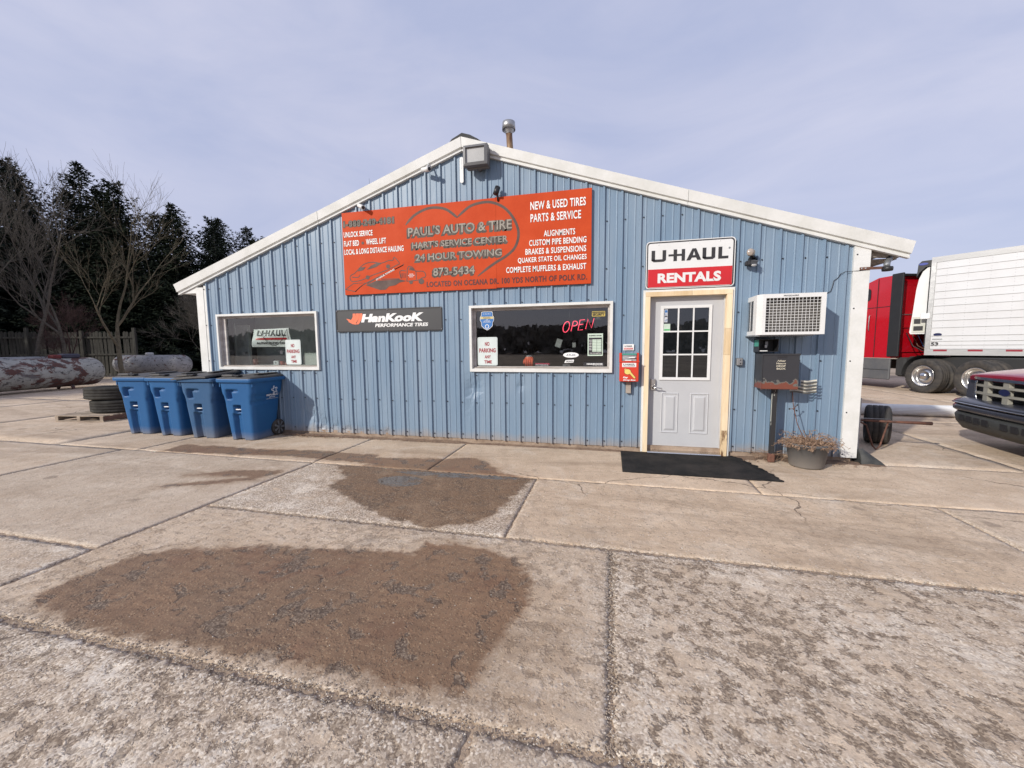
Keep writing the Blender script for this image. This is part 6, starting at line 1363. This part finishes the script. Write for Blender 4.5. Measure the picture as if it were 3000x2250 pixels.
for x in (3.6,):
    for y in (.25, 2.0): q = TB(); q.box(x, x+.12, y, y+.12, .12, 1.06); q.box(x-.08, x+.2, y-.06, y+.18, .08, .12); lb(q, 'landing_leg', GREYM, tl)
for cx in (LT-2.9, LT-1.7):
    truck_wheel(tl, cx, .05, -1); truck_wheel(tl, cx, 2.09, 1); q = MB(); q.tube([(cx, .3, .49), (cx, 2.1, .49)], .07, 10); q.build('axle', BLK2, tl, world=False)

# ------------------------------------------------------------------ pickup (faces -x; local frame: x back, y across, centre of grille at y=0)
pk_ = thing('pickup_truck', 'dark red pickup truck with a beige grille and charcoal bumper', 'pickup', (4.37, .70, 0), R(-7))
SCL = .93
def P_(mb, name, mat, par=None): return mb.build(name, mat, par or pk_, world=False)
# body side sections: hull lofted through stations (x, half width, z bottom, z shoulder, z top)
def loft(stations, mat, name, par=None):
    mb = MB(); n = len(stations[0])
    for s in stations: mb.v += s
    for i in range(len(stations)-1):
        for k in range(n): k2 = (k+1) % n; mb.f.append((i*n+k, i*n+k2, (i+1)*n+k2, (i+1)*n+k)); mb.sm.append(True)
    mb.f.append(tuple(range(n-1, -1, -1))); mb.sm.append(False); mb.f.append(tuple((len(stations)-1)*n+k for k in range(n))); mb.sm.append(False)
    return mb.build(name, mat, par or pk_, world=False)
def hood_st(x, hw, zs, zc, zb=.74):
    out = [(x, -hw, zb), (x, -hw*1.0, zs-.06), (x, -hw*.97, zs)]
    for k in range(1, 10): t = -1+2*k/10; out.append((x, -hw*.93*-t if False else hw*.93*t, zs+(zc-zs)*(1-t*t)**.6))
    out += [(x, hw*.97, zs), (x, hw, zs-.06), (x, hw, zb)]; return out
loft([hood_st(.05, .72, .972, 1.000, .966), hood_st(.10, .80, .985, 1.022, .966), hood_st(.22, .86, 1.0, 1.055, .95), hood_st(.5, .885, 1.03, 1.10, .90), hood_st(1.0, .895, 1.04, 1.12, .55), hood_st(1.5, .90, 1.05, 1.14, .50)], FORDRED, 'hood')
def cab_st(x, hw, z): return [(x, -.90, .45), (x, -.92, .8), (x, -.90, 1.06), (x, -hw, z), (x, hw, z), (x, .90, 1.06), (x, .92, .8), (x, .90, .45)]
loft([cab_st(1.5, .86, 1.10), cab_st(2.15, .70, 1.66), cab_st(2.5, .68, 1.72), cab_st(3.3, .68, 1.70), cab_st(3.5, .74, 1.50), cab_st(3.55, .86, 1.10)], FORDRED, 'cab')
q = MB(); q.prism([(1.56, 1.16), (2.10, 1.60), (2.09, 1.62), (1.54, 1.17)], -.74, .74); P_(q, 'windscreen', BLK)
for s_ in (-1, 1): q = MB(); q.add([(2.2, s_*.735, 1.60), (3.2, s_*.735, 1.62), (3.3, s_*.885, 1.12), (1.8, s_*.885, 1.12)], [(0, 1, 2, 3)]); P_(q, 'side_window', BLK)
q = MB(); q.box(3.57, 5.2, -.90, .90, .50, 1.12, bev=.04); P_(q, 'bed', FORDRED); q = MB(); q.box(.5, 5.0, -.5, .5, .32, .5); P_(q, 'chassis', BLK2)
# grille surround with bars (slightly bowed)
def bow(y): return .05*(y/.66)**2+.10*max(0, (abs(y)-.55)/.2)**2
def bar(y0, y1, z0, z1, xo=0, mat=GRILLE, name='grille_bar', th=.05):
    mb = MB(); n = max(2, int(abs(y1-y0)/.08))
    for k in range(n+1):
        y = y0+(y1-y0)*k/n
        for x, z in ((bow(y)+xo, z0), (bow(y)+xo, z1), (bow(y)+xo+th, z1), (bow(y)+xo+th, z0)): mb.v.append((x, y, z))
    for k in range(n):
        for j in range(4): j2 = (j+1) % 4; mb.f.append((k*4+j, (k+1)*4+j, (k+1)*4+j2, k*4+j2)); mb.sm.append(False)
    mb.f.append((0, 1, 2, 3)); mb.f.append((n*4+3, n*4+2, n*4+1, n*4)); mb.sm += [False, False]
    return P_(mb, name, mat)
bar(-.62, .62, .930, .965, -.012, CHROME, 'grille_surround'); bar(-.60, .60, .620, .650, -.012, GRILLE, 'grille_surround')
for s_ in (-1, 1):
    q = MB(); q.tube([(.075, s_*.60, .64), (.09, s_*.655, .70), (.09, s_*.665, .85), (.08, s_*.62, .948)], .018, 8); P_(q, 'grille_surround', CHROME)
    q = MB(); q.prism([(.10, .66), (.40, .70), (.42, .90), (.11, .92)], s_*.68 if s_ > 0 else -.86, s_*.86 if s_ > 0 else -.68); P_(q, 'headlight', M('clear lamp', (.05, .05, .06), .1, coat=1) if s_ < 0 else bpy.data.materials['clear lamp'])
    q = MB(); q.prism([(.12, .55), (1.5, .45), (1.5, 1.0), (.45, .98), (.43, .68)], s_*.80 if s_ > 0 else -.90, s_*.90 if s_ > 0 else -.80); P_(q, 'fender', FORDRED)
bar(-.60, .60, .735, .762, .0); bar(-.60, .60, .838, .865, .0)
for y in (-.36, 0, .36):
    for a, b in ((.651, .7345), (.7625, .8375), (.8655, .9295)): bar(y-.045, y+.045, a, b, .004)
q = MB(); q.box(.11, .48, -.66, .66, .63, .962); P_(q, 'radiator', BLK)
q = MB(); q.add([(-.006+bow(0), .088*math.cos(k*.2618), .80+.040*math.sin(k*.2618)) for k in range(24)], [tuple(range(24))]); P_(q, 'oval_badge', NAVY)
q = MB(); q.lathe([(.095, 0), (.087, 0)], (0, 0, 0), 'x', 28); q.v = [(-.004, y, .80+z*.47) for x, y, z in q.v]; P_(q, 'badge_rim', CHROME)
# bumper: swept section
def sweep(prof, mat, name, W=.985):
    mb = MB(); n = 24; m_ = len(prof)
    for k in range(n+1):
        y = -W+2*W*k/n; o = .05*(y/W)**2+.30*max(0, (abs(y)-.80)/.185)**2.2
        for x, z in prof: mb.v.append((x+o, y, z))
    for k in range(n):
        for j in range(m_): j2 = (j+1) % m_; mb.f.append((k*m_+j, (k+1)*m_+j, (k+1)*m_+j2, k*m_+j2)); mb.sm.append(True)
    mb.f.append(tuple(range(m_))); mb.f.append(tuple(n*m_+j for j in range(m_-1, -1, -1))); mb.sm += [False, False]; return P_(mb, name, mat)
sweep([(.10, .675), (.02, .662), (-.07, .630), (-.10, .60), (-.075, .575), (.10, .575)], CHAR, 'bumper_top')
sweep([(-.103, .602), (-.108, .590), (-.098, .582)], CHROME, 'bumper_trim'); sweep([(.10, .574), (-.07, .574), (-.095, .54), (-.09, .50), (-.05, .47), (.10, .47)], CHAR, 'bumper')
VAL = M('dark grey valance', (.045, .047, .046), .6)
sweep([(.12, .469), (-.04, .469), (-.075, .42), (-.055, .32), (.02, .22), (.12, .22)], VAL, 'valance', .93)
for k in range(-4, 5):
    if k == 0: continue
    y = k*.155; q = MB(); q.prism([(y-.055, .36), (y+.05, .36), (y+.065, .425), (y-.045, .425)], -.0, .05, ax='y'); q.v = [(-.068+.05*(x/.985)**2, x, z) for x, yy, z in q.v][:]; 
    q = MB(); xx = -.072+.05*(y/.985)**2+.006; q.box(xx-.012, xx+.03, y-.055, y+.055, .35, .425); P_(q, 'air_slot', BLK)
for cx in (1.0, 4.25):
    for s_ in (-1, 1):
        q = MB(); tyre(q, (cx, s_*.78, .345), .345, .20, .23, 'y', 36, tread=36); wv_ = q.build('wheel', TYRE, pk_, world=False); q = MB(); q.lathe([(.20, s_*.88), (.18, s_*.87), (.10, s_*.86), (.05, s_*.88), (.0001, s_*.885)], (cx, 0, .345), 'y', 24); q.build('rim', ALU, wv_, world=False)

# ------------------------------------------------------------------ far things
fb = thing('far_building', 'low beige building far beyond the trailer', 'building', (42, 36, 0), R(-25)); q = MB(); q.box(-16, 16, 0, 10, 0, 3.0); q.build('wall', BEIGEB, fb, world=False); q = MB(); q.prism([(-16.5, 3.0), (16.5, 3.0), (16, 3.5), (-16, 3.5)], -.5, 10.5); q.build('roof', ROOFM, fb, world=False)
for k in range(6): q = MB(); q.box(-13+5*k, -11.5+5*k, -.04, .0, 1, 2.1); q.build('window', BLK, fb, world=False)
# wood line across the road behind the viewer (seen in the glass)
wd = MB(); rnd = random.Random(8)
for k in range(5200):
    x = rnd.uniform(-95, 85); y = -72-rnd.random()*14; hh = 5.2+1.1*mn.noise(Vector((x*.06, 2, 0)))*2+1.2*mn.noise(Vector((x*.3, 5, 0))); z = hh*rnd.random()**.7; s = rnd.uniform(.5, 1.2); a = rnd.random()*3.14
    wd.add([(x-s*math.cos(a), y-s*math.sin(a), z-s*.7), (x+s*math.cos(a), y+s*math.sin(a), z-s*.5), (x+s*.6*math.cos(a), y, z+s*.8), (x-s*.6*math.cos(a), y, z+s*.6)], [(0, 1, 2, 3)])
wd2 = MB()
for k in range(5200):
    x = rnd.uniform(-150, 135); y = 118+rnd.random()*14; hh = 8+1.6*mn.noise(Vector((x*.05, 9, 0)))*2; z = hh*rnd.random()**.7; s = rnd.uniform(.8, 1.9); a = rnd.random()*3.14
    wd2.add([(x-s*math.cos(a), y-s*math.sin(a), z-s*.7), (x+s*math.cos(a), y+s*math.sin(a), z-s*.5), (x+s*.6*math.cos(a), y, z+s*.8), (x-s*.6*math.cos(a), y, z+s*.6)], [(0, 1, 2, 3)])
tag(wd2.build('distant_wood', M('distant winter wood', (.16, .14, .12), .95, col2=(.10, .09, .08), vs=.3)), kind='stuff')
tag(wd.build('far_wood', M('winter wood', (.34, .31, .27), .95, col2=(.22, .20, .17), vs=.3)), kind='stuff')
